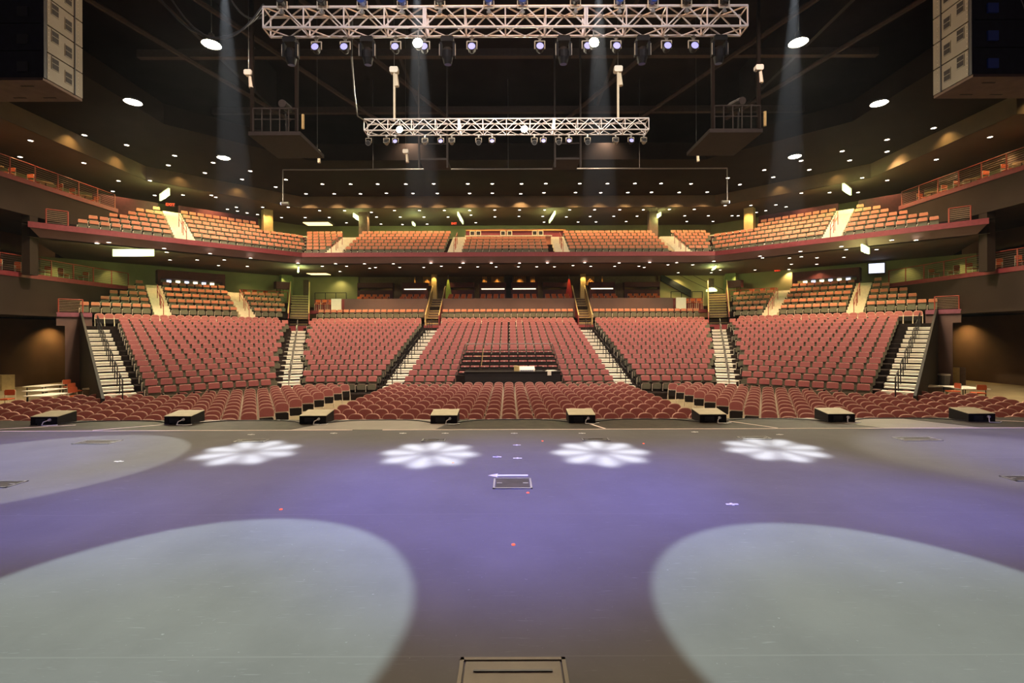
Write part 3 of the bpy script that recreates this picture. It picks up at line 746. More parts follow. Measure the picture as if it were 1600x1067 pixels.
# control desk behind the middle upper wedge
root = thing('control_desk', 'long red control desk with monitors above the middle upper wedge', 'desk')
m = MB(); m.box(-3.9, 3.9, 43.6, 43.75, 11.4, 12.35); m.obj('front_panel', 'fabric2', root)
m = MB(); m.box(-3.95, 3.95, 43.5, 44.2, 12.35, 12.43); m.obj('desk_top', 'tread', root)
m = MB(); m.box(-4.0, 5.4, 45.2, 45.4, 12.0, 13.35); m.obj('back_panel', 'crimson', root)
m = MB(); m.box(-4.0, 5.4, 45.1, 45.2, 13.2, 13.3); m.obj('upper_rail', 'woodslat', root)
for i, x in enumerate((-3.3, -2.75, -.5, .1, 2.4, 2.95)):
    r_ = thing('desk_monitor', f'small dark monitor with pale frame on the control desk, {ORD[i+1]} from white-tables side', 'monitor', (x, 43.9, 12.43), 0, 'monitors on the control desk')
    m = MB(); m.bevbox(-.24, .24, -.03, .03, .05, .5, .05); m.obj('casing', 'tread', r_)
    m = MB(); m.box(-.17, .17, -.04, -.03, .12, .43); m.obj('display', 'black', r_)
    m = MB(); m.box(-.1, .1, -.08, .08, 0, .05); m.obj('foot', 'blackplastic', r_)

# ================================================================== mixing position
root = thing('mixing_desk', 'black draped mixing table cut into the centre block', 'table')
m = MB(); m.box(-2.35, 2.75, 25.6, 26.6, 0, 1.36); m.obj('drape', 'black', root)
m = MB(); m.box(-2.4, 2.8, 25.55, 26.65, 1.36, 1.40); m.obj('table_top', 'blackplastic', root)
root = thing('sound_mixer', 'white sound mixer with dark knobs on the black table', 'mixer', (.98, 26.1, 1.40))
m = MB(); m.add([(-.42,-.25,0),(.42,-.25,0),(.42,.25,0),(-.42,.25,0),(-.42,-.25,.08),(.42,-.25,.08),(.42,.25,.24),(-.42,.25,.24)], [(0,3,2,1),(4,5,6,7),(0,1,5,4),(1,2,6,5),(2,3,7,6),(3,0,4,7)]); m.obj('casing', 'white', root)
for i in range(7):
    m = MB(); m.box(-.34+i*.1, -.29+i*.1, -.27, -.25, .02, .06); m.obj('knob', 'bluelens', root)
root = thing('cardboard_box', 'brown open box beside the white mixer', 'box', (.42, 26.1, 1.40)); m = MB(); m.box(-.14, .14, -.2, .2, 0, .27); m.obj('carton', 'card', root)
m = MB(); m.box(-.15, .0, -.21, .21, .27, .285); m.obj('flap', 'card', root)
o = MB(); o.zprism([(1.95, 25.8), (2.35, 25.75), (2.6, 26.0), (2.5, 26.35), (2.1, 26.4)], 1.401, 1.43); o.box(2.05, 2.25, 25.53, 25.56, 1.2, 1.42); o.box(2.05, 2.25, 25.53, 25.85, 1.415, 1.43)
tag(o.obj('paper_sheet', 'white'), 'white sheet of paper hanging over the black table edge', 'paper')
root = thing('control_laptop', 'small dark laptop between mixer and white paper', 'laptop', (1.65, 26.1, 1.40)); m = MB(); m.box(-.18, .18, -.12, .12, 0, .025); m.obj('keyboard_base', 'steel', root); m = MB(); m.box(-.18, .18, .12, .135, .02, .24); m.obj('lid', 'blackplastic', root)
root = thing('music_stand', 'thin wooden stand tree behind the black mixing table', 'stand', (-1.62, 27.3, 1.41))
m = MB(); m.tube((0,0,-.2), (.18,0,1.2), .02); m.obj('pole', 'card', root)
m = MB(); m.tube((-.3,0,.75), (.45,0,.75), .015); m.obj('crossbar', 'card', root)
root = thing('mixing_railing', 'dark rail with red tops around the mixing position', 'railing')
for sg in (-1, 1):
    m = MB(); m.path([(sg*2.9, 25.4, 1.0), (sg*2.9, 31.9, 2.75)], .03); m.path([(sg*2.9, 25.4, 0), (sg*2.9, 25.4, 1.0)], .03); m.obj('side_rail', 'black', root)
m = MB(); m.tube((-2.9, 32.1, 2.78), (2.9, 32.1, 2.78), .03); m.obj('back_rail', 'steel', root)
for i in range(5):
    m = MB(); x = -2.9+i*1.45; m.tube((x, 32.1, 1.9), (x, 32.1, 2.78), .025); m.obj('rail_post', 'steel', root)

# ================================================================== arena floor sides
def folding_table(label, loc, rz, w=1.25, d=1.5, group=None):
    r = thing('folding_table', label, 'table', loc, rz, group)
    m = MB(); m.bevbox(-w/2, w/2, -d/2, d/2, .71, .75, .01); m.obj('table_top', 'white', r)
    for x in (-w/2+.1, w/2-.1):
        for y in (-d/2+.15, d/2-.15):
            m = MB(); m.tube((x, y, 0), (x, y, .71), .02); m.obj('leg', 'black', r)
    return r
for i, (y, x) in enumerate(((21.6, -20.75), (23.6, -22.8), (25.7, -24.9))):
    folding_table(f'white folding table at the side of the arena floor, {("nearest the chairs", "middle of three", "nearest the brown wall")[i]}'.replace('nearest', 'next to'), (x, y, 0), 0, 1.0, 1.3, 'white folding tables')
for i, (x, y, rz) in enumerate(((-19.75, 21.9, 80), (-21.7, 24.0, 85), (-23.8, 26.0, 80), (-21.9, 20.9, 10))):
    bar_chair(f'orange chair {("by the front white table", "by the middle white table", "by the rear white table", "alone in front of the white tables")[i]}', (x, y, 0), R(rz), 'orange chairs by the white tables')
root = thing('white_topped_cabinet', 'low brown cabinet with white top by the stand, white-tables side', 'cabinet', (-20.9, 24.3, 0)); m = MB(); m.box(-.4, .4, -.3, .3, 0, .70); m.obj('body', 'wood', root); m = MB(); m.box(-.42, .42, -.32, .32, .70, .76); m.obj('top', 'white', root)
root = thing('cardboard_carton', 'tall cardboard carton against the brown wall, white-tables side', 'box', (-32.2, 30.3, 0)); m = MB(); m.box(-.7, .6, -.4, .4, 0, .95); m.obj('carton', 'card', root); m = MB(); m.box(-.7, .6, -.42, -.1, .95, .97); m.obj('flap', 'card', root)
root = thing('white_topped_cabinet', 'low brown cabinet with white top by the stand, grey-bin side', 'cabinet', (21.0, 24.0, 0)); m = MB(); m.box(-.4, .4, -.3, .3, 0, .70); m.obj('body', 'wood', root); m = MB(); m.box(-.42, .42, -.32, .32, .70, .76); m.obj('top', 'white', root)
folding_table('square white folding table standing alone by the grey bin', (22.0, 23.2, 0), R(-8), 1.15, 1.5)
bar_chair('orange chair with its back to the stage beside the square table', (20.9, 22.6, 0), R(-100))
bar_chair('second orange chair tucked in at the square white table', (21.4, 21.9, 0), R(170))
root = thing('litter_bin', 'grey litter bin with white lid beside the opening', 'bin', (26.2, 28.9, 0)); m = MB(); m.lathe([(.22, 0), (.29, .85)], 14); m.obj('bin_body', 'greybin', root); m = MB(); m.lathe([(.0, .95), (.30, .93), (.31, .85), (0, .85)], 14); m.obj('lid', 'white', root)
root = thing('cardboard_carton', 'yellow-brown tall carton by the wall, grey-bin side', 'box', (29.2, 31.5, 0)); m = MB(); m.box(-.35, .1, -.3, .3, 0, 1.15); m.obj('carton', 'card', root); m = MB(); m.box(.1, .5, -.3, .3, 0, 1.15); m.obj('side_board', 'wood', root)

# ================================================================== on the stage
def monitor(label, x):
    r = thing('stage_front_monitor', label, 'loudspeaker', (x, 9.5, ST), 0, 'monitors along the stage front')
    ang = 0
    m = MB(); m.add([(-.26,-.16,0),(.26,-.16,0),(.26,.26,0),(-.26,.26,0),(-.26,-.16,.155),(.26,-.16,.155),(.26,.26,.21),(-.26,.26,.21)], [(0,3,2,1),(0,1,5,4),(1,2,6,5),(2,3,7,6),(3,0,4,7),(4,5,6,7)]); m.obj('cabinet', 'blackplastic', r)
    m = MB(); m.add([(-.262,-.165,.156),(.262,-.165,.156),(.262,.262,.212),(-.262,.262,.212),(-.262,-.165,.165),(.262,-.165,.165),(.262,.262,.221),(-.262,.262,.221)], [(0,3,2,1),(0,1,5,4),(1,2,6,5),(2,3,7,6),(3,0,4,7),(4,5,6,7)]); m.obj('top_panel', 'boxtop', r)
    m = MB(); m.box(-.16, .02, -.168, -.16, .03, .12); m.obj('rear_panel', 'cable', r)
    m = MB(); m.lathe([(0, -.03), (.025, -.03), (.025, 0)], 10, 'y', (.12, -.16, .1)); m.obj('connector', 'tape', r)
    m = MB(); m.path([(.12, -.18, .1), (.06, -.24, .07), (.05, -.26, .01), (.2, -.3, .012), (.32, -.22, .012)], .009, 5); m.obj('cable_loop', 'tape', r)
    return r
xs = (-9.05, -6.45, -3.82, -1.27, 1.42, 3.97, 6.47, 9.2)
for i, x in enumerate(xs):
    r_ = monitor(f'low black monitor wedge on the stage edge, {ORD[i+1]} from white-tables side', x); r_.rotation_euler.z = 0
root = thing('stage_edge_cable', 'thin black cable running along the stage front edge', 'cable')
m = MB(); pts = []
for i in range(80):
    x = -9.6+i*19.2/79; d = min(abs(x-q) for q in xs); pts.append((x, 9.72-.42*math.exp(-(d/.45)**2), ST+.012))
m.path(pts, .011, 5); m.obj('cable_run', 'cable', root)
mb = MB(); mb.box(-16, -3.05+.2, 8.70, 8.735, ST, ST+.006); mb.box(-2.3, 16, 8.70, 8.735, ST, ST+.006)
tag(mb.obj('tape_line', 'pinktape'), 'long pinkish white tape line across the stage front', 'tape')
# apron sheets (worn matt sheets and shiny dark ones between them)
def sheet(nm, pts, matk, z=0.004):
    mb = MB(); mb.zprism(pts, ST, ST+z); return struct(nm, mb, matk)
sheet('floor_apron_sheet', [(-16, 8.74), (-4.05, 8.74), (-3.4, 9.81), (-16, 9.81)], 'mat_dark')
sheet('floor_apron_sheet', [(-4.0, 8.74), (-1.35, 8.74), (-1.1, 9.81), (-3.35, 9.81)], 'mat_light')
sheet('floor_apron_sheet', [(-1.3, 8.74), (6.8, 8.74), (5.8, 9.81), (-1.05, 9.81)], 'mat_dark')
sheet('floor_apron_sheet', [(6.85, 8.74), (8.6, 8.74), (7.9, 9.81), (5.85, 9.81)], 'mat_light')
sheet('floor_apron_sheet', [(8.65, 8.74), (16, 8.74), (16, 9.81), (7.95, 9.81)], 'mat_dark')
for a, b in (((-7.6, 8.76), (-5.9, 9.8)), ((-9.9, 8.76), (-8.4, 9.3)), ((1.35, 9.75), (1.75, 8.76)), ((4.1, 9.8), (4.9, 8.76)), ((9.3, 9.6), (11, 8.9))):
    dx, dy = b[0]-a[0], b[1]-a[1]; L = math.hypot(dx, dy); nx, ny = -dy/L*.02, dx/L*.02
    mb = MB(); mb.zprism([(a[0]-nx, a[1]-ny), (b[0]-nx, b[1]-ny), (b[0]+nx, b[1]+ny), (a[0]+nx, a[1]+ny)], ST+.004, ST+.007)
    tag(mb.obj('tape_strip', 'pinktape'), f'pale tape strip crossing the apron sheet beside the {dict([(-7.6, "second"), (-9.9, "first"), (1.35, "fifth"), (4.1, "sixth"), (9.3, "last")])[a[0]]} monitor wedge', 'tape')
def floor_pocket(label, cx, cy, w, d, matk='hatch', skew=0):
    r = thing('floor_pocket', label, 'floor hatch', (cx, cy, ST))
    m = MB()
    for (a, b, c, e) in ((-w/2, w/2, -d/2, -d/2+.02), (-w/2, w/2, d/2-.02, d/2), (-w/2, -w/2+.02, -d/2, d/2), (w/2-.02, w/2, -d/2, d/2)): m.box(a, b, c, e, 0, .009)
    m.obj('frame', 'steel' if matk != 'hatch' else 'hatch', r)
    m = MB(); m.box(-w/2+.03, w/2-.03, -d/2+.03, d/2-.03, 0, .006); m.obj('lid', matk, r)
    for x in (-w/2+.07, w/2-.07):
        m = MB(); m.box(x-.03, x+.03, -.012, .012, .006, .010); m.obj('latch', 'steel', r)
    return r
PK = [('middle of stage below the white arrow', 800, 755.5, .44, .38), ('above the bright pool next to the middle, white-tables side', 677, 688, .38, .2), ('above the bright pool next to the middle, grey-bin side', 930, 687, .44, .2), ('above the outer bright pool, white-tables side', 392, 689, .5, .2), ('above the outer bright pool, grey-bin side', 1178, 684.5, .5, .2), ('inside the wide pale pool, white-tables side', 152, 691, .6, .28), ('inside the wide pale pool, grey-bin side', 1432, 686, .62, .28), ('at the frame edge, grey-bin side', 1600, 748, .4, .2), ('at the frame edge, white-tables side', 0, 757, .4, .25)]
for lab, px, py, w_, d_ in PK:
    x, y, z = at(px, py, ST); floor_pocket(f'dark floor pocket {lab}', x, y, w_, d_, 'mat_dark')
r_ = floor_pocket('brown plywood floor hatch with metal latches at the bottom middle', .015, 2.17, .55, .72)
m = MB(); m.box(-.2, .2, .25, .262, .009, .012); m.obj('hinge_line', 'cable', r_)
def arrow():
    r = thing('tape_arrow', 'thin white arrow taped on the stage floor', 'tape mark', (0, 0, 0))
    x0, y0, _ = at(762, 743, ST); x1, y1, _ = at(824, 742, ST)
    m = MB(); m.box(x0+.06, x1, y0-.02, y0+.02, ST, ST+.004); m.obj('shaft', 'tape', r)
    m = MB(); m.zprism([(x0, y0), (x0+.12, y0-.07), (x0+.09, y0), (x0+.12, y0+.07)], ST, ST+.004); m.obj('arrowhead', 'tape', r)
arrow()
TM = [(521, 677), (629, 677), (695, 677), (803, 677), (909, 677), (1085, 675), (807, 695.5), (776, 714), (808, 716), (1218, 679), (392, 679), (185, 721), (1143, 788)]
for i, (px, py) in enumerate(TM):
    x, y, z = at(px, py, ST); w_ = .06; mb = MB(); mb.box(x-w_, x+w_, y-.012, y+.012, ST, ST+.004); mb.box(x-.012, x+.012, y-.03, y+.03, ST, ST+.004)
    tag(mb.obj('tape_spike', 'tape'), f'tiny pale tape mark on stage, {ORD[i+1]} of the spike marks', 'tape mark', 'spike marks on the stage')
for i, (px, py) in enumerate([(707, 723), (1005, 693), (824, 770), (438, 796), (801, 851), (847, 689)]):
    x, y, z = at(px, py, ST); mb = MB(); mb.lathe([(0, .006), (.014, .005), (.016, 0)], 8, 'z', (x, y, ST))
    tag(mb.obj('red_floor_dot', 'exit_red'), f'tiny glowing red dot on the stage floor, {ORD[i+1]} of them', 'marker', 'red dots on the stage')

# ================================================================== trusses
def truss(label, x0, x1, y, z, h, d, bays, rc=.028, rb=.013):
    r = thing('lighting_truss', label, 'truss')
    cs = [(0, 0), (0, h), (d, 0), (d, h)]
    for dy, dz in cs:
        m = MB(); m.tube((x0, y+dy, z+dz), (x1, y+dy, z+dz), rc, 8); m.obj('chord', 'alu', r)
    m = MB(); L = (x1-x0)/bays
    for i in range(bays+1):
        x = x0+i*L
        for a, b in ((0, 1), (1, 3), (3, 2), (2, 0)):
            A, B = cs[a], cs[b]; m.tube((x, y+A[0], z+A[1]), (x, y+B[0], z+B[1]), rb*1.1, 5, cap=False)
        if i < bays:
            for dy in (0, d):
                m.tube((x, y+dy, z), (x+L/2, y+dy, z+h), rb, 5, cap=False); m.tube((x+L/2, y+dy, z+h), (x+L, y+dy, z), rb, 5, cap=False)
            for dz in (0, h):
                m.tube((x, y, z+dz), (x+L/2, y+d, z+dz), rb, 5, cap=False); m.tube((x+L/2, y+d, z+dz), (x+L, y, z+dz), rb, 5, cap=False)
    m.obj('bracing', 'alu', r)
    for k in range(1, int(bays/4)+1):
        x = x0+k*4*L
        if x > x1-.5: break
        m = MB(); m.box(x-.05, x+.05, y-.01, y+.01, z-.02, z+h+.02); m.obj('joint_plate', 'alu', r)
        m = MB(); m.box(x-.05, x+.05, y+d-.01, y+d+.01, z-.02, z+h+.02); m.obj('joint_plate', 'alu', r)
    return r
T1Y, T1Z, T1H, T1D = 12.2, 11.16, .52, .39
T2Y, T2Z, T2H, T2D = 18.0, 11.03, .42, .45
truss('long aluminium box truss nearer the stage, crowded with moving lights', -6.22, 6.1, T1Y, T1Z, T1H, T1D, 12, .03, .019)
truss('shorter aluminium box truss hanging further out over the seats', -5.4, 5.28, T2Y, T2Z, T2H, T2D, 12, .026, .016)

def par_light(label, x, y, z, tilt=0, lens='lens_lilac', s=1.0, group=None, body='blackplastic'):
    r = thing('spotlight', label, 'stage light', (x, y, z), 0, group)
    m = MB(); m.box(-.03*s, .03*s, -.03*s, .03*s, -.08*s, .04*s); m.tube((-.06*s, 0, .0), (.06*s, 0, 0), .03*s, 6); m.obj('clamp', 'steel', r)
    m = MB(); m.path([(-.13*s, 0, -.30*s), (-.13*s, 0, -.10*s), (.13*s, 0, -.10*s), (.13*s, 0, -.30*s)], .016*s, 5); m.obj('yoke', 'creamsteel', r)
    m = MB(); m.lathe([(0, .10*s), (.06*s, .10*s), (.10*s, .04*s), (.115*s, -.08*s), (.118*s, -.11*s), (.095*s, -.11*s)], 14, 'y'); b = m.obj('housing', body, r); b.location = (0, 0, -.30*s); b.rotation_euler = (R(tilt), 0, 0)
    m = MB(); m.lathe([(0, -.105*s), (.10*s, -.105*s), (.10*s, -.09*s), (0, -.09*s)], 14, 'y'); l = m.obj('lens', lens, b)
    return r
def moving_head(label, x, y, z, tilt=0, group=None):
    r = thing('moving_head_light', label, 'stage light', (x, y, z), 0, group)
    m = MB(); m.bevbox(-.17, .17, -.13, .13, -.16, -.02, .03); m.tube((-.1, 0, .0), (.1, 0, .0), .03, 6); m.obj('base', 'blackplastic', r)
    for sx in (-1, 1):
        m = MB(); m.box(sx*.17-.03, sx*.17+.03, -.07, .07, -.52, -.15); m.obj('arm', 'blackplastic', r)
        m = MB(); m.tube((sx*.205, -.06, -.2), (sx*.205, -.06, -.5), .012, 5); m.obj('handle', 'creamsteel', r)
    m = MB(); m.lathe([(0, .16), (.10, .16), (.14, .08), (.14, -.08), (.11, -.2), (.10, -.24), (0, -.24)], 14, 'z'); b = m.obj('head', 'blackplastic', r); b.location = (0, 0, -.45); b.rotation_euler = (R(tilt), 0, 0)
    m = MB(); m.lathe([(0, -.245), (.09, -.245), (.09, -.235), (0, -.235)], 12, 'z'); m.obj('lens', 'bluelens', b)
    return r
def px_x(px, d): return (px-795)*d/750
yb = T1Y+T1D
for i, px in enumerate((496, 541, 620, 665, 739, 845, 919, 964, 1043, 1085)):
    par_light(f'round lilac lamp under the long truss, {ORD[i+1]} of ten from white-tables side', px_x(px, yb), yb, T1Z-.03, -8, group='round lamps under the long truss')
for i, px in enumerate((456, 576, 701, 882, 1005, 1125)):
    moving_head(f'black moving head under the long truss, {ORD[i+1]} of six from white-tables side', px_x(px, yb), yb, T1Z-.03, 8, group='moving heads under the long truss')
for i, px in enumerate((446, 508, 570, 632, 690, 766, 818, 900, 968, 1020, 1072, 1130)):
    yy = T1Y-.02; blue = i in (2, 3, 5, 6, 8, 9)
    r_ = par_light(f'{"blue" if blue else "black"} lamp standing on top of the long truss, {ORD[i+1]} from white-tables side', px_x(px, yy), yy-.12, T1Z+T1H-.24, 180, 'bluelens' if blue else 'cable', .95, 'lamps on top of the long truss', 'bluelens' if blue else 'blackplastic')
    r_.rotation_euler = (math.pi, 0, 0)
yb2 = T2Y+T2D
for i, px in enumerate((577, 605, 619, 665, 690, 707, 749, 770, 836, 850, 874, 890, 919, 963, 987, 1007)):
    lil = i in (2, 4, 7, 9, 11, 14)
    par_light(f'small {"lilac" if lil else "pale"} lamp under the shorter truss, {ORD[i+1]} of sixteen from white-tables side', px_x(px, yb2), yb2, T2Z-.03, -15 if lil else 25*(-1)**i, 'lens_lilac' if lil else 'cable', .85, 'lamps under the shorter truss', 'blackplastic' if lil else 'steel')

def light(name, kind, loc, energy, color, target=None, **kw):
    L = bpy.data.lights.new(name, kind); L.energy = energy; L.color = color
    for k, v in kw.items(): setattr(L, k, v)
    o = bpy.data.objects.new(name, L); COL.objects.link(o); o.location = loc
    if target is not None: o.rotation_euler = (Vector(target)-Vector(loc)).to_track_quat('-Z', 'Y').to_euler()
    return o
# four burning lamps on the trusses
def burner(label, x, y, z):
    r = thing('work_lamp', label, 'stage light', (x, y, z), 0, 'burning lamps on the trusses')
    m = MB(); m.lathe([(0, .12), (.08, .12), (.12, 0), (.125, -.06)], 14, 'y'); m.obj('housing', 'blackplastic', r)
    m = MB(); m.lathe([(0, -.10), (.07, -.095), (.115, -.07), (.12, -.065), (0, -.065)], 16, 'y'); m.obj('lens', 'lens_stage', r)
    m = MB(); m.tube((0, 0, .1), (0, 0, .34), .015); m.obj('hanger', 'steel', r)
for lab, px, py, d in (('brilliant lamp burning under the long truss, white-tables side', 655, 69, 12.0), ('brilliant lamp burning under the long truss, grey-bin side', 929, 69, 12.0), ('bright lamp burning inside the shorter truss, white-tables end', 626, 203, 17.9), ('bright lamp burning inside the shorter truss, centre', 820, 203, 17.9)):
    x, z = (px-795)*d/750, CZ+(525-py)*d/750
    burner(lab, x, d, z)
    light('burner_light', 'SPOT', (x, d-.25, z), 1300, (1, .88, .66), (x*.6, 2, 0), spot_size=R(150), spot_blend=1.0, shadow_soft_size=.12)

# hoists, pipes and cables
def chain_hoist(label, x, y, z, top, pole=None, group='chain hoists'):
    r = thing('chain_hoist', label, 'hoist', (0, 0, 0), 0, group)
    m = MB(); m.bevbox(x-.16, x+.16, y-.1, y+.1, z-.05, z+.17, .04); m.obj('motor', 'white', r)
    m = MB(); m.tube((x+.06, y, z-.1), (x+.1, y, z-.55), .07, 8, .09); m.obj('chain_bag', 'creamsteel', r)
    m = MB(); m.tube((x, y, z+.15), (x, y, top), .008, 4); m.obj('chain', 'steel', r)
    if pole: m = MB(); m.tube((x, y, pole), (x, y, z-.05), .045, 8); m.obj('stinger_pole', 'creamsteel', r)
    return r
for px, lab in ((617.5, 'white-tables end'), (967, 'grey-bin end')):
    chain_hoist(f'chain hoist with white pole lifting the shorter truss, {lab}', px_x(px, 18.2), 18.2, CZ+(525-112)*18.2/750, 21.5, T2Z+T2H)
for i, (px, py, d) in enumerate(((390, 115, 20), (1187, 110, 20), (497, 238, 27), (635, 238, 27), (1089, 238, 27))):
    chain_hoist(f'small white chain hoist hanging alone in the dark, {ORD[i+1]} from stage', px_x(px, d), d, CZ+(525-py)*d/750, 21.5)
def hanging(label, cat, name, pts, r, mk, group=None):
    root = thing(name, label, cat, (0,0,0), 0, group); m = MB(); m.path(pts, r, 6); m.obj('run', mk, root); return root
hanging('cable drooping from the long truss down to the shorter truss', 'cable', 'power_cable', [(px_x(552, 12.6), 12.6, 11.6), (px_x(551, 13), 13.0, 10.9), (px_x(555, 15), 15, 10.95), (px_x(560, 17), 17, 11.1), (px_x(571, 18.1), 18.1, 11.45)], .022, 'cable')
def cat_pts(a, b, sag, n=10): return [tuple(Vector(a).lerp(Vector(b), t/n)-Vector((0, 0, sag*4*(t/n)*(1-t/n)))) for t in range(n+1)]
for i, (s0, s1, sg_) in enumerate((((-8.6, 12, 12.1), (-6.2, 12.2, 11.75), 1.1), ((-9.2, 12, 12.6), (-6.2, 12.3, 11.75), 1.25), ((-7.4, 12.3, 12.6), (-6.2, 12.5, 11.8), .6))):
    hanging(f'looping black cable bundle at the end of the long truss, {ORD[i+1]} loop', 'cable', 'power_cable', cat_pts(s0, s1, sg_), .025, 'cable', 'cable loops by the long truss')
root = thing('lighting_pipe', 'thin dark lighting pipe across the hall with drop legs', 'pipe')
pd = 34.0; zp = CZ+(525-264)*pd/750; xa, xb = px_x(443, pd), px_x(1137, pd)
m = MB(); m.tube((xa, pd, zp), (xb, pd, zp), .05, 8); m.obj('crosspipe', 'steel', root)
for x in (xa, xb):
    m = MB(); m.tube((x, pd, zp), (x, pd, zp-2.35), .04, 6); m.obj('drop_leg', 'steel', root)
for x in (xa*.6, 0, xb*.6):
    m = MB(); m.tube((x, pd, zp), (x, pd, 21.5), .015, 4); m.obj('hanger_rod', 'steel', root)
for x, nm in ((xa, 'white-tables side'), (xb, 'grey-bin side')):
    r_ = thing('follow_spot', f'spotlight at the foot of the pipe drop leg, {nm}', 'stage light', (x+.15*(1 if x < 0 else -1), pd, zp-2.4), 0)
    m = MB(); m.tube((-.25, 0, 0), (.25, 0, 0), .12, 10); m.obj('housing', 'steel', r_)
    m = MB(); sx = -1 if x < 0 else 1; m.tube((sx*.25, 0, 0), (sx*.3, 0, 0), .1, 10); m.obj('lens', 'screen', r_)
# black crossbeams and bracing of the grid
root = thing('roof_grid', 'dark steel beams of the roof grid above the seats', 'grid')
for y in (8, 13.5, 19.5, 26, 32.5):
    m = MB(); m.box(-20, 20, y-.15, y+.15, 18.4, 18.8); m.obj('crossbeam', 'gridsteel', root)
for a, b in (((-14, 10), (-4, 33)), ((14, 10), (4, 33)), ((-19, 8), (-9, 33)), ((19, 8), (9, 33)), ((-20, 16), (-15, 33)), ((20, 16), (15, 33))):
    m = MB(); m.tube((a[0], a[1], 18.2), (b[0], b[1], 18.2), .13, 6); m.obj('diagonal_beam', 'gridsteel', root)
for x in (-16, -6, 6, 16):
    m = MB(); m.box(x-.1, x+.1, 8, 33, 18.8, 21.5); m.obj('hanger_web', 'black', root)
# follow-spot gondolas
def gondola(label, px0, px1, py, d):
    x0, x1 = px_x(px0, d), px_x(px1, d); z = CZ+(525-py)*d/750; r = thing('lighting_platform', label, 'platform')
    m = MB(); m.box(x0, x1, d, d+2.6, z-.16, z); m.obj('deck', 'gantry', r)
    m = MB(); m.tube((x0+.2, d, z+.95), (x1-.1, d, z+.95), .03); m.tube((x0+.2, d, z+.5), (x1-.1, d, z+.5), .02); m.obj('guard_rail', 'gantry', r)
    for i in range(6):
        x = x0+.2+(x1-x0-.3)*i/5; m = MB(); m.tube((x, d, z), (x, d, z+.95), .025); m.obj('rail_post', 'gantry', r)
    for x in (x0+.15, x1-.15):
        m = MB(); m.box(x-.06, x+.06, d-.02, d+.1, z, 18.4); m.obj('hanger', 'ring', r)
    xm = (x0+x1)/2+.3; m = MB(); m.tube((xm, d+.5, z+.1), (xm, d+.4, z+1.0), .04); m.tube((xm-.1, d+.9, z+1.35), (xm+.0, d+.1, z+1.2), .17, 12); m.obj('spot_body', 'blackplastic', r)
    m = MB(); m.tube((xm, d+.1, z+1.2), (xm+.005, d+.06, z+1.19), .15, 12); m.obj('spot_lens', 'gantry', r)
    m = MB(); m.tube((xm+.9*(1 if px0 < 800 else 1), d, z+.1), (xm+.9, d, z+.7), .06); m.obj('extinguisher', 'card', r)
gondola('dark hanging follow-spot platform, white-tables side', 389, 470, 204, 20)
gondola('dark hanging follow-spot platform, grey-bin side', 1110, 1193, 202, 20)
def cradle(label, px0, px1, d):
    x0, x1 = px_x(px0, d), px_x(px1, d); z = CZ+(525-262)*d/750; r = thing('lighting_cradle', label, 'platform')
    for x in (x0, x1):
        m = MB(); m.tube((x, d, z), (x, d, 18.4), .05); m.obj('hanger', 'gantry', r)
    m = MB(); m.box(x0, x1, d, d+1.5, z+.4, z+.5); m.obj('deck', 'gantry', r)
    m = MB(); m.tube((x0, d, z+1.2), (x1, d, z+1.2), .03); m.obj('guard_rail', 'gantry', r)
cradle('dark hanging lighting cradle behind the shorter truss, grey-bin side', 868, 908, 24)
cradle('dark hanging lighting cradle behind the shorter truss, white-tables side', 656, 700, 24)

# ================================================================== hanging loudspeaker arrays
def array_box(label, s, z):
    r = thing('array_loudspeaker', label, 'loudspeaker', (0, 0, 0), 0, 'array loudspeakers')
    x0, x1 = s*8.71, s*10.1; y0, y1 = 9.0, 9.83
    m = MB(); m.box(min(x0+s*.03, x1), max(x0+s*.03, x1), y0+.03, y1, z+.012, z+.508); m.obj('cabinet', 'array_dark', r)
    m = MB(); m.box(min(x0, x0+s*.035), max(x0, x0+s*.035), y0+.08, y1, z+.012, z+.508); m.obj('side_panel', 'panel', r)
    m = MB(); m.box(min(x0-s*.01, x0+s*.05), max(x0-s*.01, x0+s*.05), y0+.0, y0+.06, z, z+.52); m.box(min(x0-s*.01, x0+s*.05), max(x0-s*.01, x0+s*.05), y0+.64, y0+.665, z, z+.52); m.obj('rigging_bar', 'array_dark', r)
    for (ya, za) in ((.17, .27), (.45, .16)):
        m = MB(); m.box(min(x0-s*.008, x0), max(x0-s*.008, x0), y0+ya-.012, y0+ya+.142, z+za-.02, z+za+.222); m.obj('handle_rim', 'panel', r)
        m = MB(); m.box(min(x0-s*.012, x0-s*.008), max(x0-s*.012, x0-s*.008), y0+ya, y0+ya+.13, z+za, z+za+.095); m.box(min(x0-s*.012, x0-s*.008), max(x0-s*.012, x0-s*.008), y0+ya, y0+ya+.13, z+za+.112, z+za+.2); m.obj('handle', 'black', r)
    for ya in (.095, .72):
        m = MB()
        for j in range(6): m.box(min(x0-s*.006, x0), max(x0-s*.006, x0), y0+ya, y0+ya+.012, z+.06+j*.08, z+.072+j*.08)
        m.obj('rivet_line', 'creamsteel', r)
    m = MB(); m.box(min(x0+s*.3, x0+s*.5), max(x0+s*.3, x0+s*.5), y0+.0, y0+.03, z+.12, z+.3); m.obj('rear_connector', 'bluelens' if s > 0 else 'cable', r)
    return r
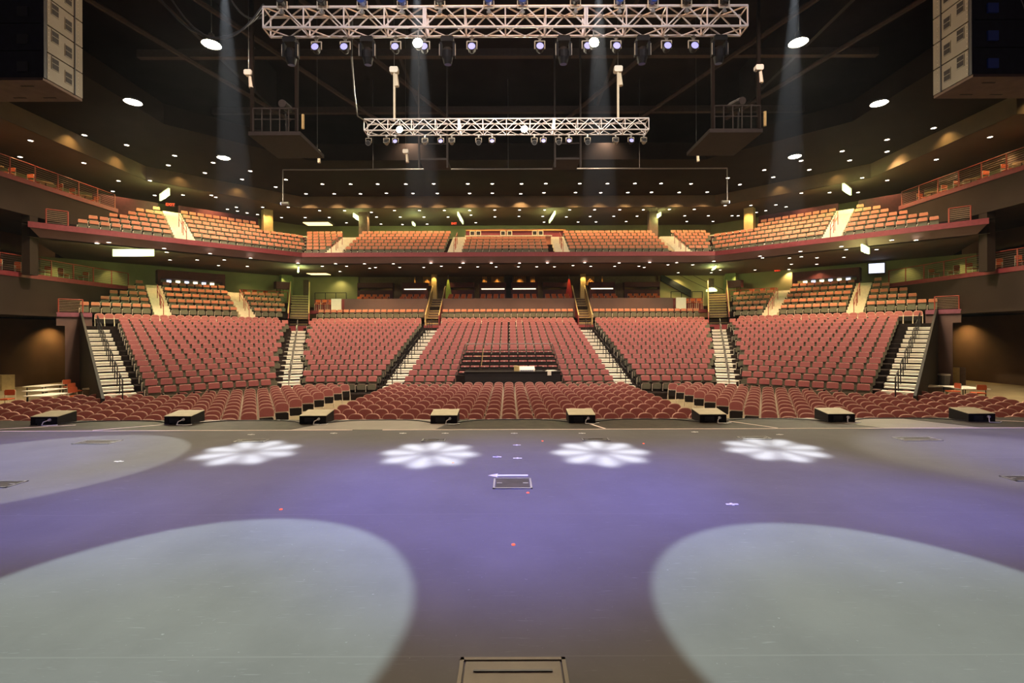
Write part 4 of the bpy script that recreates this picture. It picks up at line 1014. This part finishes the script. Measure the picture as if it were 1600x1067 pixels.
for s, nm in ((-1, 'white-tables side'), (1, 'grey-bin side')):
    for i in range(5): array_box(f'{("lowest", "second lowest", "third from bottom", "fourth from bottom", "topmost")[i]} box of the hanging loudspeaker column, {nm}', s, 8.18+.52*i)
    r_ = thing('array_floor_frame', f'brown frame plate under the loudspeaker column, {nm}', 'frame'); m = MB(); m.box(min(s*8.72, s*10.6), max(s*8.72, s*10.6), 9.0, 9.83, 8.13, 8.18); m.obj('plate', 'wood', r_)
    for i, (xa_, ya) in enumerate(((9.1, 9.2), (9.1, 9.65), (9.7, 9.65))):
        m = MB(); m.box(min(s*xa_, s*(xa_+.25)), max(s*xa_, s*(xa_+.25)), ya, ya+.03, 8.125, 8.13); m.obj('slot', 'black', r_)
    hanging(f'thin cable hanging behind the loudspeaker column, {nm}', 'cable', 'signal_cable', cat_pts((s*9.2, 8.97, 10.8), (s*9.9, 8.9, 8.6), .15, 6), .008, 'steel')
    m = MB(); m.box(min(s*8.9, s*9.9), max(s*8.9, s*9.9), 9.2, 9.6, 10.78, 10.9); m.tube((s*9.3, 9.4, 10.9), (s*9.3, 9.4, 21.5), .03)
    tag(m.obj('array_bumper', 'steel'), f'steel hanging bar on top of the loudspeaker column, {nm}', 'bracket')

# ================================================================== house lamps
def highbay(label, px, py, zc, power):
    x, y, z = at(px, py, zc); r = thing('highbay_lamp', label, 'lamp', (x, y, z), 0, 'bright high-bay house lamps')
    low_ = zc < 16; m = MB(); m.lathe([(.06, .18), (.3, .15), (.40, .03), (.42, 0)] if low_ else [(.06, .55), (.12, .5), (.16, .3), (.40, .03), (.42, 0)], 18); m.obj('shade', 'steel', r)
    m = MB(); m.lathe([(0, -.06), (.2, -.05), (.36, 0), (.36, .04), (0, .04)], 18); m.obj('lens', 'lens_house', r)
    m = MB(); m.tube((0, 0, .15), (0, 0, .22 if low_ else 21.48-z), .02, 5); m.obj('stem', 'steel', r)
    light('highbay_light', 'SPOT', (x, y, z-.15), power*1.15, (1, .84, .58), (x*.9, y+.5, 0), spot_size=R(165), spot_blend=.6, shadow_soft_size=.35)
for i, (px, py, zc) in enumerate(((332, 70, 17.0), (209, 160, 15.8), (350.5, 247, 15.8), (1249, 67, 17.0), (1375, 162, 15.8), (1243, 245, 15.8))):
    highbay(f'brilliant high-bay lamp, {("highest", "middle", "lowest")[i % 3]} of three over the {"white-tables" if i < 3 else "grey-bin"} side', px, py, zc, (5200, 4200, 3600)[i % 3])

dl = MB(); dl.lathe([(.13, 0), (.165, -.005), (.175, .02), (.13, .02)], 14); dlm = dl.mesh('trim_ring', 'steel')
dn = MB(); dn.lathe([(0, .004), (.13, .004), (.13, .012), (0, .012)], 14); dnm = dn.mesh('lens', 'lens_warm')
DLK = 3.1
def downlight(label, px, py, z, group, power, col, lamp=True, sc_=1.0, ang=110):
    p = at(px, py, z)
    r = thing('recessed_downlight', label, 'ceiling light', (p[0], p[1], z-.015), 0, group); r.scale = (sc_,)*3
    for nme, me in (('trim_ring', dlm), ('lens', dnm)):
        o = bpy.data.objects.new(nme, me); COL.objects.link(o); o.parent = r
    if lamp: light('downlight_beam', 'SPOT', (p[0], p[1], z-.05), power*DLK, col, (p[0], p[1], 0), spot_size=R(ang), spot_blend=.7, shadow_soft_size=.08)
WARM = (1.0, .66, .30); WARM2 = (1.0, .60, .27)
ringA = [(447.5,280.5),(504.5,287.5),(548.7,287.5),(591,287.5),(635,287.5),(678.5,287),(731.7,287),(770,287),(815.7,287),(853.7,286.7),(906.7,286.7),(950,286.7),(993,286.5),(1033.7,286.5),(1080.5,287),(1138,278),(1195,265.5),(392,267),(334,254),(274,243),(199,226.5),(133,211),(1252.7,251),(1317,236),(1387,218),(1460,200)]
ringB = [(431.5,292),(479,302.7),(523,302.7),(564,302.7),(604.5,301.7),(646,302),(684,302),(734.5,302),(770,301.7),(814.5,302.7),(850.7,301),(900,300.7),(939.5,301),(981.7,300.7),(1018.7,300.2),(1062,300.5),(1105.7,300),(1157,288.2),(1209,276.7),(1265.5,265),(1328.5,250.5),(1387,236.7),(379,280),(321,270),(264,258)]
for i, (px, py) in enumerate(ringA): downlight(f'recessed downlight in the dark ring ceiling, front row, {ORD[i+1]} counted from middle bay', px, py, 16.0, 'downlights of the ring ceiling front row', 240, WARM, i % 2 == 0)
for i, (px, py) in enumerate(ringB): downlight(f'recessed downlight in the dark ring ceiling, back row, {ORD[i+1]} counted from middle bay', px, py, 16.0, 'downlights of the ring ceiling back row', 300, WARM, True)
low = [(500,329),(539,329),(581,331.5),(617,328.7),(656,328.7),(695,328.5),(734.5,328.5),(773.7,328),(477.5,339.7),(515,339.5),(589,339),(626,339),(663,339),(700.7,339),(736.5,336),(774,338.5),(542,348),(596,350),(629.5,350.5),(668,350),(744,347.7),(440.5,339.7),(451,323.5),(411,323.5),(446,350.7),(812.5,328),(851.7,328),(890.7,327.7),(929.7,327.5),(969,327.5),(1005.7,327.5),(1046.7,327),(1085.5,327),(1133.7,321),(1174,320.7),(811.5,338),(848.7,338),(885.5,338.7),(922.7,338),(959.5,337.7),(996,337.5),(1070.5,337),(1107.5,337),(1144.5,337),(1154,337),(1182.5,331.7),(1197,329),(904,346.7),(932,346.5),(979,346),(1026.5,345.7),(1073.7,346),(1114.7,345.7),(1138.7,348),(850.7,347),
 (286.7,304.5),(331,305),(338,308),(242.5,305),(235,282),(186,282.5),(132,254.5),(177,298.7),(356,326.7),(370,323.5),(371.7,329.5),(386.7,332.5),(403,335),(32.5,245),(48.7,219.5),(1548,214),(1464,249),(1348,277.7),(1387,281.7),(1341.5,300.5),(1297,300.7),(1253,301.5),(1213,320),(1229,323)]
for i, (px, py) in enumerate(low):
    x, y, z = at(px, py, 14.95)
    downlight(f'recessed downlight above the upper balcony seats, {ORD[i//26+1]} cluster, {ORD[i % 26+1]} one', px, py, 14.95, 'downlights above the upper balcony', 150, WARM2, y < 49 and abs(x) < 33, .9)
sof = [(466,411),(504,415.7),(525,412),(542,415.7),(570,412),(587,417.7),(578,419),(615,412),(625,417.5),(662.5,417.5),(673.7,411),(690,415.7),(724,411),(719,417.5),(746.7,416.7),(768,411),(775.5,416.7),(531.5,424),(812,411),(810.5,416.5),(839,416.5),(855.7,410.5),(866.7,416.5),(895.7,414.5),(914,410.2),(923.5,416),(967.7,410.5),(960.7,416),(998.7,415.7),(1007,417.5),(1015.5,410),(1044,413.5),(1057.7,410.2),(1082.7,413.5),(1115.7,408),(1188,400),(1192,402.7),(1180,421.5),(1060,426),(1111.7,426),(1125.7,421.5),
 (152,380),(170.5,378.5),(257,388),(261,394),(328.7,396),(266,406),(308.5,406),(350.7,406),(341.7,414.5),(392,403),(386.7,416),(1394,375),(1431.7,375),(1315,385),(1322.5,390),(1370,389.7),(1251,392.5),(1252.5,401),(1277,402.5),(1319,402),(1234,403),(1237,412.5),(1276.5,412.5),(1233,420.7)]
for i, (px, py) in enumerate(sof):
    x, y, z = at(px, py, 9.2)
    downlight(f'small recessed downlight under the balcony, {ORD[i//33+1]} cluster, {ORD[i % 33+1]} one', px, py, 9.2, 'downlights under the balcony', 150, WARM2, y < 47, .85)
for s in (-1, 1):
    for (x, y, p_) in ((26.4, 29.4, 260), (26.4, 32.9, 200), (27.8, 25.0, 260), (30.5, 25.0, 200)):
        light('wallwash_light', 'SPOT', (s*x, y, 15.95), p_, (1, .62, .2), (s*(x+.15), y+.1, 14), spot_size=R(120), spot_blend=1, shadow_soft_size=.05)
    for n_, u_ in ((43.9, 3.5), (43.9, 7.5), (43.9, 11.5)):
        p_ = frame('L' if s < 0 else 'R')[0](u_, n_, 15.95); light('wallwash_light', 'SPOT', p_, 110, (1, .62, .22), (p_[0], p_[1], 14), spot_size=R(120), spot_blend=1, shadow_soft_size=.05)
# lamps hidden under the low boxes light the brown walls and the floor
for s in (-1, 1):
    light('recess_light', 'SPOT', (s*32.2, 34.5, 4.3), 420, (1, .62, .22), (s*32.7, 34.5, 0), spot_size=R(130), spot_blend=1, shadow_soft_size=.1)
    light('recess_light', 'SPOT', (s*29.5, 22, 4.3), 260, (1, .62, .25), (s*30, 23, 0), spot_size=R(140), spot_blend=1, shadow_soft_size=.1)
    for y in (17, 22, 27, 32):
        light('box_light', 'SPOT', (s*30.4, y, 10.3), 200, (1, .6, .28), (s*30.5, y, 0), spot_size=R(130), spot_blend=1, shadow_soft_size=.1)
        light('box_light', 'SPOT', (s*29.6, y, 14.8), 300, (1, .6, .28), (s*29.6, y, 0), spot_size=R(130), spot_blend=1, shadow_soft_size=.1)
for sg in (-1, 1):
    for x, y, zz, p_ in ((1.1, 47.2, 9.15, 45), (2.4, 47.2, 9.15, 25), (8.05, 47.2, 9.15, 45), (9.28, 47.2, 9.15, 15), (7.1, 45.45, 9.15, 130), (5.8, 45.5, 9.15, 70), (4.5, 47.1, 9.15, 20), (11.8, 47.1, 9.15, 20)):
        light('panel_light', 'SPOT', (sg*x, y, zz), p_, (1, .66, .22), (sg*x, y+.25, 6), spot_size=R(85), spot_blend=.7, shadow_soft_size=.04)
    p_ = frame('L' if sg < 0 else 'R')[0](14.7, 46.4, 14.9); light('panel_light', 'SPOT', p_, 260, (1, .66, .2), (p_[0], p_[1]+.3, 11), spot_size=R(80), spot_blend=.8, shadow_soft_size=.05)
    light('panel_light', 'SPOT', (sg*13.3, 48.5, 14.9), 420, (1, .8, .2), (sg*13.3, 50.4, 12), spot_size=R(100), spot_blend=.9, shadow_soft_size=.05)
# fluorescent fixtures
def fluoro(label, a, b, h=.28, power=280):
    r = thing('fluorescent_lamp', label, 'lamp'); a, b = Vector(a), Vector(b)
    d = (b-a).normalized(); nrm = Vector((-d.y, d.x, 0))*.05; up = Vector((0, 0, h))
    m = MB(); p = [a-nrm, b-nrm, b+nrm, a+nrm]; m.add(p+[q+up for q in p], [(0,3,2,1),(4,5,6,7),(0,1,5,4),(1,2,6,5),(2,3,7,6),(3,0,4,7)]); m.obj('diffuser', 'fluoro', r)
    m = MB(); p = [a-nrm*1.4+up, b-nrm*1.4+up, b+nrm*1.4+up, a+nrm*1.4+up]; m.add(p+[q+Vector((0,0,.05)) for q in p], [(0,3,2,1),(4,5,6,7),(0,1,5,4),(1,2,6,5),(2,3,7,6),(3,0,4,7)]); m.obj('housing', 'steel', r)
    c = (a+b)/2; light('fluorescent_light', 'POINT', (c.x, c.y, c.z-.1), power, (.80, 1, .35), shadow_soft_size=.3)
def P3(px, py, d): return (px_x(px, d), d, CZ+(525-py)*d/750)
for lab, a, b, h in (('slanting above the outermost upper wedge, white-tables side', P3(251, 312, 37.5), P3(265, 303, 35), .5), ('slanting above the outermost upper wedge, grey-bin side', P3(1330, 307, 37.5), P3(1318, 299, 35), .5),
    ('beside the upper pillar, white-tables side', P3(553, 338, 43.9), P3(563, 345, 46), .35), ('beside the upper pillar, grey-bin side', P3(1033, 338, 43.9), P3(1022, 345, 46), .35),
    ('above the cream stairs next to the control desk, white-tables side', P3(716, 336, 42.5), P3(724, 350, 47.6), .3), ('above the cream stairs next to the control desk, grey-bin side', P3(868, 335, 42.5), P3(859, 349, 47.6), .3),
    ('small and distant above the back row', P3(645, 349, 45), P3(649, 353, 48), .2),
    ('broad and flat under the balcony, white-tables side', P3(177, 398.3, 31.6), P3(241, 398, 32.2), .46), ('slanting under the balcony, grey-bin side', P3(1358, 399, 32.5), P3(1347, 394, 30.2), .42),
    ('broad under the balcony by the dark counter, grey-bin side', P3(1191, 440, 46.0), P3(1217, 436, 44.3), .5), ('small under the balcony near the corner stairs, white-tables side', P3(466, 425, 42), P3(467, 421, 40), .3), ('slanting under the balcony near the corner stairs, grey-bin side', P3(1113, 424, 43), P3(1119, 419, 40.5), .4)):
    fluoro('yellow-green glowing fluorescent lamp '+lab, a, b, h)
def cove(label, px0, px1, py, d):
    a, b = px_x(px0, d), px_x(px1, d); z = CZ+(525-py)*d/750; r = thing('cove_lamp', label, 'lamp')
    m = MB(); m.box(a, b, d, d+1.2, z, z+.06); m.obj('diffuser', 'cove', r); m = MB(); m.box(a-.15, b+.15, d-.1, d+1.4, z+.06, z+.22); m.obj('housing', 'soffit', r)
cove('warm glowing ceiling cove above the short corner wedge', 474, 513, 347, 46.5); cove('warm glowing ceiling cove above the corner doors', 479, 510, 426, 44.6)
root = thing('table_lamp', 'glowing round white lamp behind the corner stairs, grey-bin side', 'lamp', P3(1112, 454, 46.6)); m = MB(); m.lathe([(0, .25), (.25, .2), (.5, 0), (.5, -.15), (0, -.15)], 16); m.obj('shade', 'fluoro', root)
for k in 'LR':
    T = frame(k)[0]
    for u_, n_, p_ in ((16.0, 47.3, 150), (9.0, 48.0, 60), (3.6, 48.0, 160), (.4, 48.0, 160), (13.2, 47.6, 90)):
        q = T(u_, n_, 9.1); light('wall_light', 'SPOT', q, p_, (1, .80, .32), (q[0], q[1]+.3, 6), spot_size=R(100), spot_blend=.9, shadow_soft_size=.05)
for sg in (-1, 1): light('wall_light', 'SPOT', (sg*16.5, 46.6, 9.1), 170, (1, .82, .35), (sg*16.5, 47.3, 6), spot_size=R(120), spot_blend=.9, shadow_soft_size=.05)
root = thing('stair_stringer', 'dark diagonal stair side running down the tan wall with thin handrails, grey-bin side', 'stairs')
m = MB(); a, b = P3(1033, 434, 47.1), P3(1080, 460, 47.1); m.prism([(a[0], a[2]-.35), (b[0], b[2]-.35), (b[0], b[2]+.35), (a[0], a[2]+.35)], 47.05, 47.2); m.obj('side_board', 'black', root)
for dx, dz in ((1.2, 1.0), (2.0, 1.25)):
    m = MB(); m.tube((a[0]+dx, 47.1, a[2]+dz-.5), (b[0]+dx+1.2, 47.1, b[2]+dz-.9), .025); m.obj('handrail', 'wood', root)
# exit signs
def exit_sign(label, px, py, d, rz=0.0, s=1.0):
    r = thing('exit_sign', label, 'sign', P3(px, py, d), rz)
    m = MB(); m.box(-.3*s, .3*s, 0, .08, -.16*s, .16*s); m.obj('housing', 'rednet', r)
    c = bpy.data.curves.new('lettering', 'FONT'); c.body = 'EXIT'; c.size = .3*s; c.extrude = .012; c.align_x = 'CENTER'; c.align_y = 'CENTER'; c.materials.append(M['exit_red'])
    t_ = bpy.data.objects.new('tmp', c); me_ = bpy.data.meshes.new_from_object(t_); bpy.data.objects.remove(t_); o = bpy.data.objects.new('lettering', me_); COL.objects.link(o); o.parent = r; o.location = (0, -.02, 0); o.rotation_euler = (R(90), 0, 0)
exit_sign('red glowing EXIT sign beside the upper cream stairs, white-tables side', 266.5, 318, 39, R(20))
exit_sign('red glowing EXIT sign under the balcony by the broad lamp, white-tables side', 230, 404, 38, R(20), .9)
exit_sign('red glowing EXIT sign beside the upper side box, grey-bin side', 1394.5, 276, 36, R(-25), .9)
exit_sign('red glowing EXIT sign under the balcony, grey-bin side', 1291, 405, 38, R(-20), .8)
exit_sign('red glowing EXIT sign above the broad lamp, grey-bin side', 1215, 424, 43.5, R(-20), .8)
exit_sign('red glowing EXIT sign above the back row by the control desk', 710, 349, 48, 0, .9)
root = thing('wall_television', 'lit television hanging by the side box, grey-bin side', 'television', P3(1370, 421, 38), R(-28))
m = MB(); m.box(-.55, .55, 0, .1, -.45, .45); m.obj('casing', 'blackplastic', root); m = MB(); m.box(-.5, .5, -.01, 0, -.38, .38); m.obj('display', 'screen', root)

# ================================================================== stage lighting: pools and washes
def spot_on(x, y, src, radius, power, col, blend, size=.05, name='stage_beam'):
    d = (Vector((x, y, ST))-Vector(src)).length
    return light(name, 'SPOT', src, power, col, (x, y, ST), spot_size=2*math.atan(radius/d), spot_blend=blend, shadow_soft_size=size)
def gobo(o, petals=8, rot=0.0):
    L = o.data; L.use_nodes = True; nt = L.node_tree; em = nt.nodes['Emission']
    tc = nt.nodes.new('ShaderNodeTexCoord'); sp = nt.nodes.new('ShaderNodeSeparateXYZ'); nt.links.new(tc.outputs['Normal'], sp.inputs[0])
    def mth(op, a, b=None, c=None):
        n = nt.nodes.new('ShaderNodeMath'); n.operation = op
        for i, v in enumerate((a, b, c)):
            if v is None: continue
            if isinstance(v, (int, float)): n.inputs[i].default_value = v
            else: nt.links.new(v, n.inputs[i])
        return n.outputs[0]
    k = math.tan(L.spot_size/2)
    X = mth('DIVIDE', sp.outputs[0], mth('MULTIPLY', sp.outputs[2], k)); Y = mth('DIVIDE', sp.outputs[1], mth('MULTIPLY', sp.outputs[2], k))
    r = mth('SQRT', mth('ADD', mth('MULTIPLY', X, X), mth('MULTIPLY', Y, Y)))
    th = mth('ADD', mth('ARCTAN2', Y, X), rot)
    pet = mth('ADD', mth('MULTIPLY', mth('COSINE', mth('MULTIPLY', th, float(petals))), .5), .5)
    rmax = mth('ADD', mth('MULTIPLY', pet, .12), .82)
    edge = mth('MULTIPLY', mth('SUBTRACT', rmax, r), 5.0); edge = mth('MINIMUM', mth('MAXIMUM', edge, 0.0), 1.0)
    hub = mth('MINIMUM', mth('ADD', mth('MULTIPLY', r, 2.6), .12), 1.0)
    ramp = mth('MULTIPLY', mth('MULTIPLY', edge, hub), mth('ADD', mth('MULTIPLY', pet, .5), .38))
    nt.links.new(mth('MULTIPLY', ramp, 1.0), em.inputs['Strength'])
for i, (px, py) in enumerate(((388, 705.5), (670, 708.5), (938, 706.5), (1208, 701))):
    x, y, z = at(px, py, ST); src = (px_x((350, 652, 937, 1246)[i], 12.4), 12.4, 12.9)
    gobo(spot_on(x, y, src, .80, 64000, (.82, .90, 1.0), .0, .08), 8, .3*i)
COOL = (.72, 1.0, 1.0); VIO = (.15, .16, 1.0)
spot_on(-2.15, 2.95, (-2.4, 6.0, 11.0), 1.55, 7800, COOL, .04)
spot_on(2.35, 2.9, (2.6, 6.0, 11.0), 1.45, 7400, COOL, .04)
spot_on(-6.6, 6.4, (-5, 9.5, 11.5), 2.0, 5600, (.85, .95, .9), .05)
spot_on(6.9, 6.6, (5, 9.5, 11.5), 2.0, 3400, (.9, .92, 1.0), .5)
for x, y, r_, p_ in ((0, 5.3, 2.7, 2900), (-3.0, 5.4, 2.3, 1600), (3.0, 5.4, 2.3, 1700), (-7.6, 6.6, 2.4, 2200), (8.0, 6.5, 2.4, 2300), (4.6, 4.6, 1.7, 800), (-4.6, 4.6, 1.7, 700), (-5.3, 4.2, 1.6, 900), (5.4, 4.2, 1.6, 900)):
    spot_on(x, y, (x*.7, 2.0, 11.5), r_*1.12, p_*4.6, VIO, 1.0, .3, 'stage_wash')
# added fill lamps without fixtures, lighting the stage, stalls and trusses
for x, y, p_ in ((-15, 29, 2900), (-5, 31, 2900), (5, 31, 2900), (15, 29, 2900), (-19.5, 33.5, 2200), (19.5, 33.5, 2200), (-7, 34.2, 2700), (7, 34.2, 2700), (-7, 22, 2600), (7, 22, 2600), (-15, 20, 1800), (15, 20, 1800)):
    light('added_overhead_fill', 'SPOT', (x, y, 17.9), p_, (1, .76, .56), (x, y+1, 0), spot_size=R(120), spot_blend=1.0, shadow_soft_size=.3)  # unseen lamps added above the seats to light the rows from overhead
for x in (-4.5, 0, 4.5):
    light('added_truss_fill', 'SPOT', (x, 3.0, 12.6), 1500, (1, .92, .95), (x, 13, 11.4), spot_size=R(60), spot_blend=1.0, shadow_soft_size=.1)  # added out of view to brighten the long truss
    light('added_truss_fill', 'SPOT', (x, 13.6, 13.6), 1000, (1, .92, .78), (x*.9, 18, 11.2), spot_size=R(80), spot_blend=1.0, shadow_soft_size=.1)  # added likewise to brighten the shorter truss
for x in (-7, 0, 7):
    light('added_seat_fill', 'SPOT', (x*.7, 12.9, 11.0), 1100, (1, .74, .62), (x*1.3, 20, .6), spot_size=R(95), spot_blend=1.0, shadow_soft_size=.1)  # added fill that brightens the floor chairs
light('added_stage_fill', 'AREA', (0, 11.5, 16.0), 620, (1, .52, .26), (0, 8, 0), size=6.0)  # added area lamp that warms the stage front
for x in (-9, 0, 9):
    light('added_front_fill', 'SPOT', (x, 15.0, 16.0), 1900, (1, .74, .62), (x*1.5, 33, 3.2), spot_size=R(88), spot_blend=1.0, shadow_soft_size=.4)  # added lamps that brighten the seat faces from the front

# ================================================================== extra haze cones shaped to draw the four gobo beams
bm = bpy.data.materials.new('beam_haze'); bm.use_nodes = True; nt = bm.node_tree
nt.nodes.remove(nt.nodes['Principled BSDF'])
bv = nt.nodes.new('ShaderNodeVolumeScatter'); bv.inputs['Density'].default_value = .0026; bv.inputs['Anisotropy'].default_value = .3
nt.links.new(bv.outputs[0], nt.nodes['Material Output'].inputs['Volume']); M['beam_haze'] = bm
for i, (px, py) in enumerate(((388, 705.5), (670, 708.5), (938, 706.5), (1208, 701))):
    tgt = Vector(at(px, py, ST)); src = Vector((px_x((350, 652, 937, 1246)[i], 12.4), 12.4, 12.9)); dd = tgt-src
    m = MB(); m.tube(src+dd*.03, src+dd*.66, .05, 16, .36); tag(m.obj('beam_cone', 'beam_haze'), f'faint gobo light shaft drawn as a denser haze cone, {ORD[i+1]} from white-tables side', 'haze', 'cones drawing the beams', 'stuff')

# ================================================================== thin stage haze
hm = bpy.data.materials.new('stage_haze'); hm.use_nodes = True; nt = hm.node_tree
nt.nodes.remove(nt.nodes['Principled BSDF'])
hv = nt.nodes.new('ShaderNodeVolumeScatter'); hv.inputs['Density'].default_value = .0002; hv.inputs['Anisotropy'].default_value = .35
nt.links.new(hv.outputs[0], nt.nodes['Material Output'].inputs['Volume']); M['haze'] = hm
mb = MB(); mb.box(-35.9, 35.9, 1.5, 53.5, 1.75, 21.4)
tag(mb.obj('haze', 'haze'), 'thin stage haze filling the hall', 'haze', None, 'stuff')
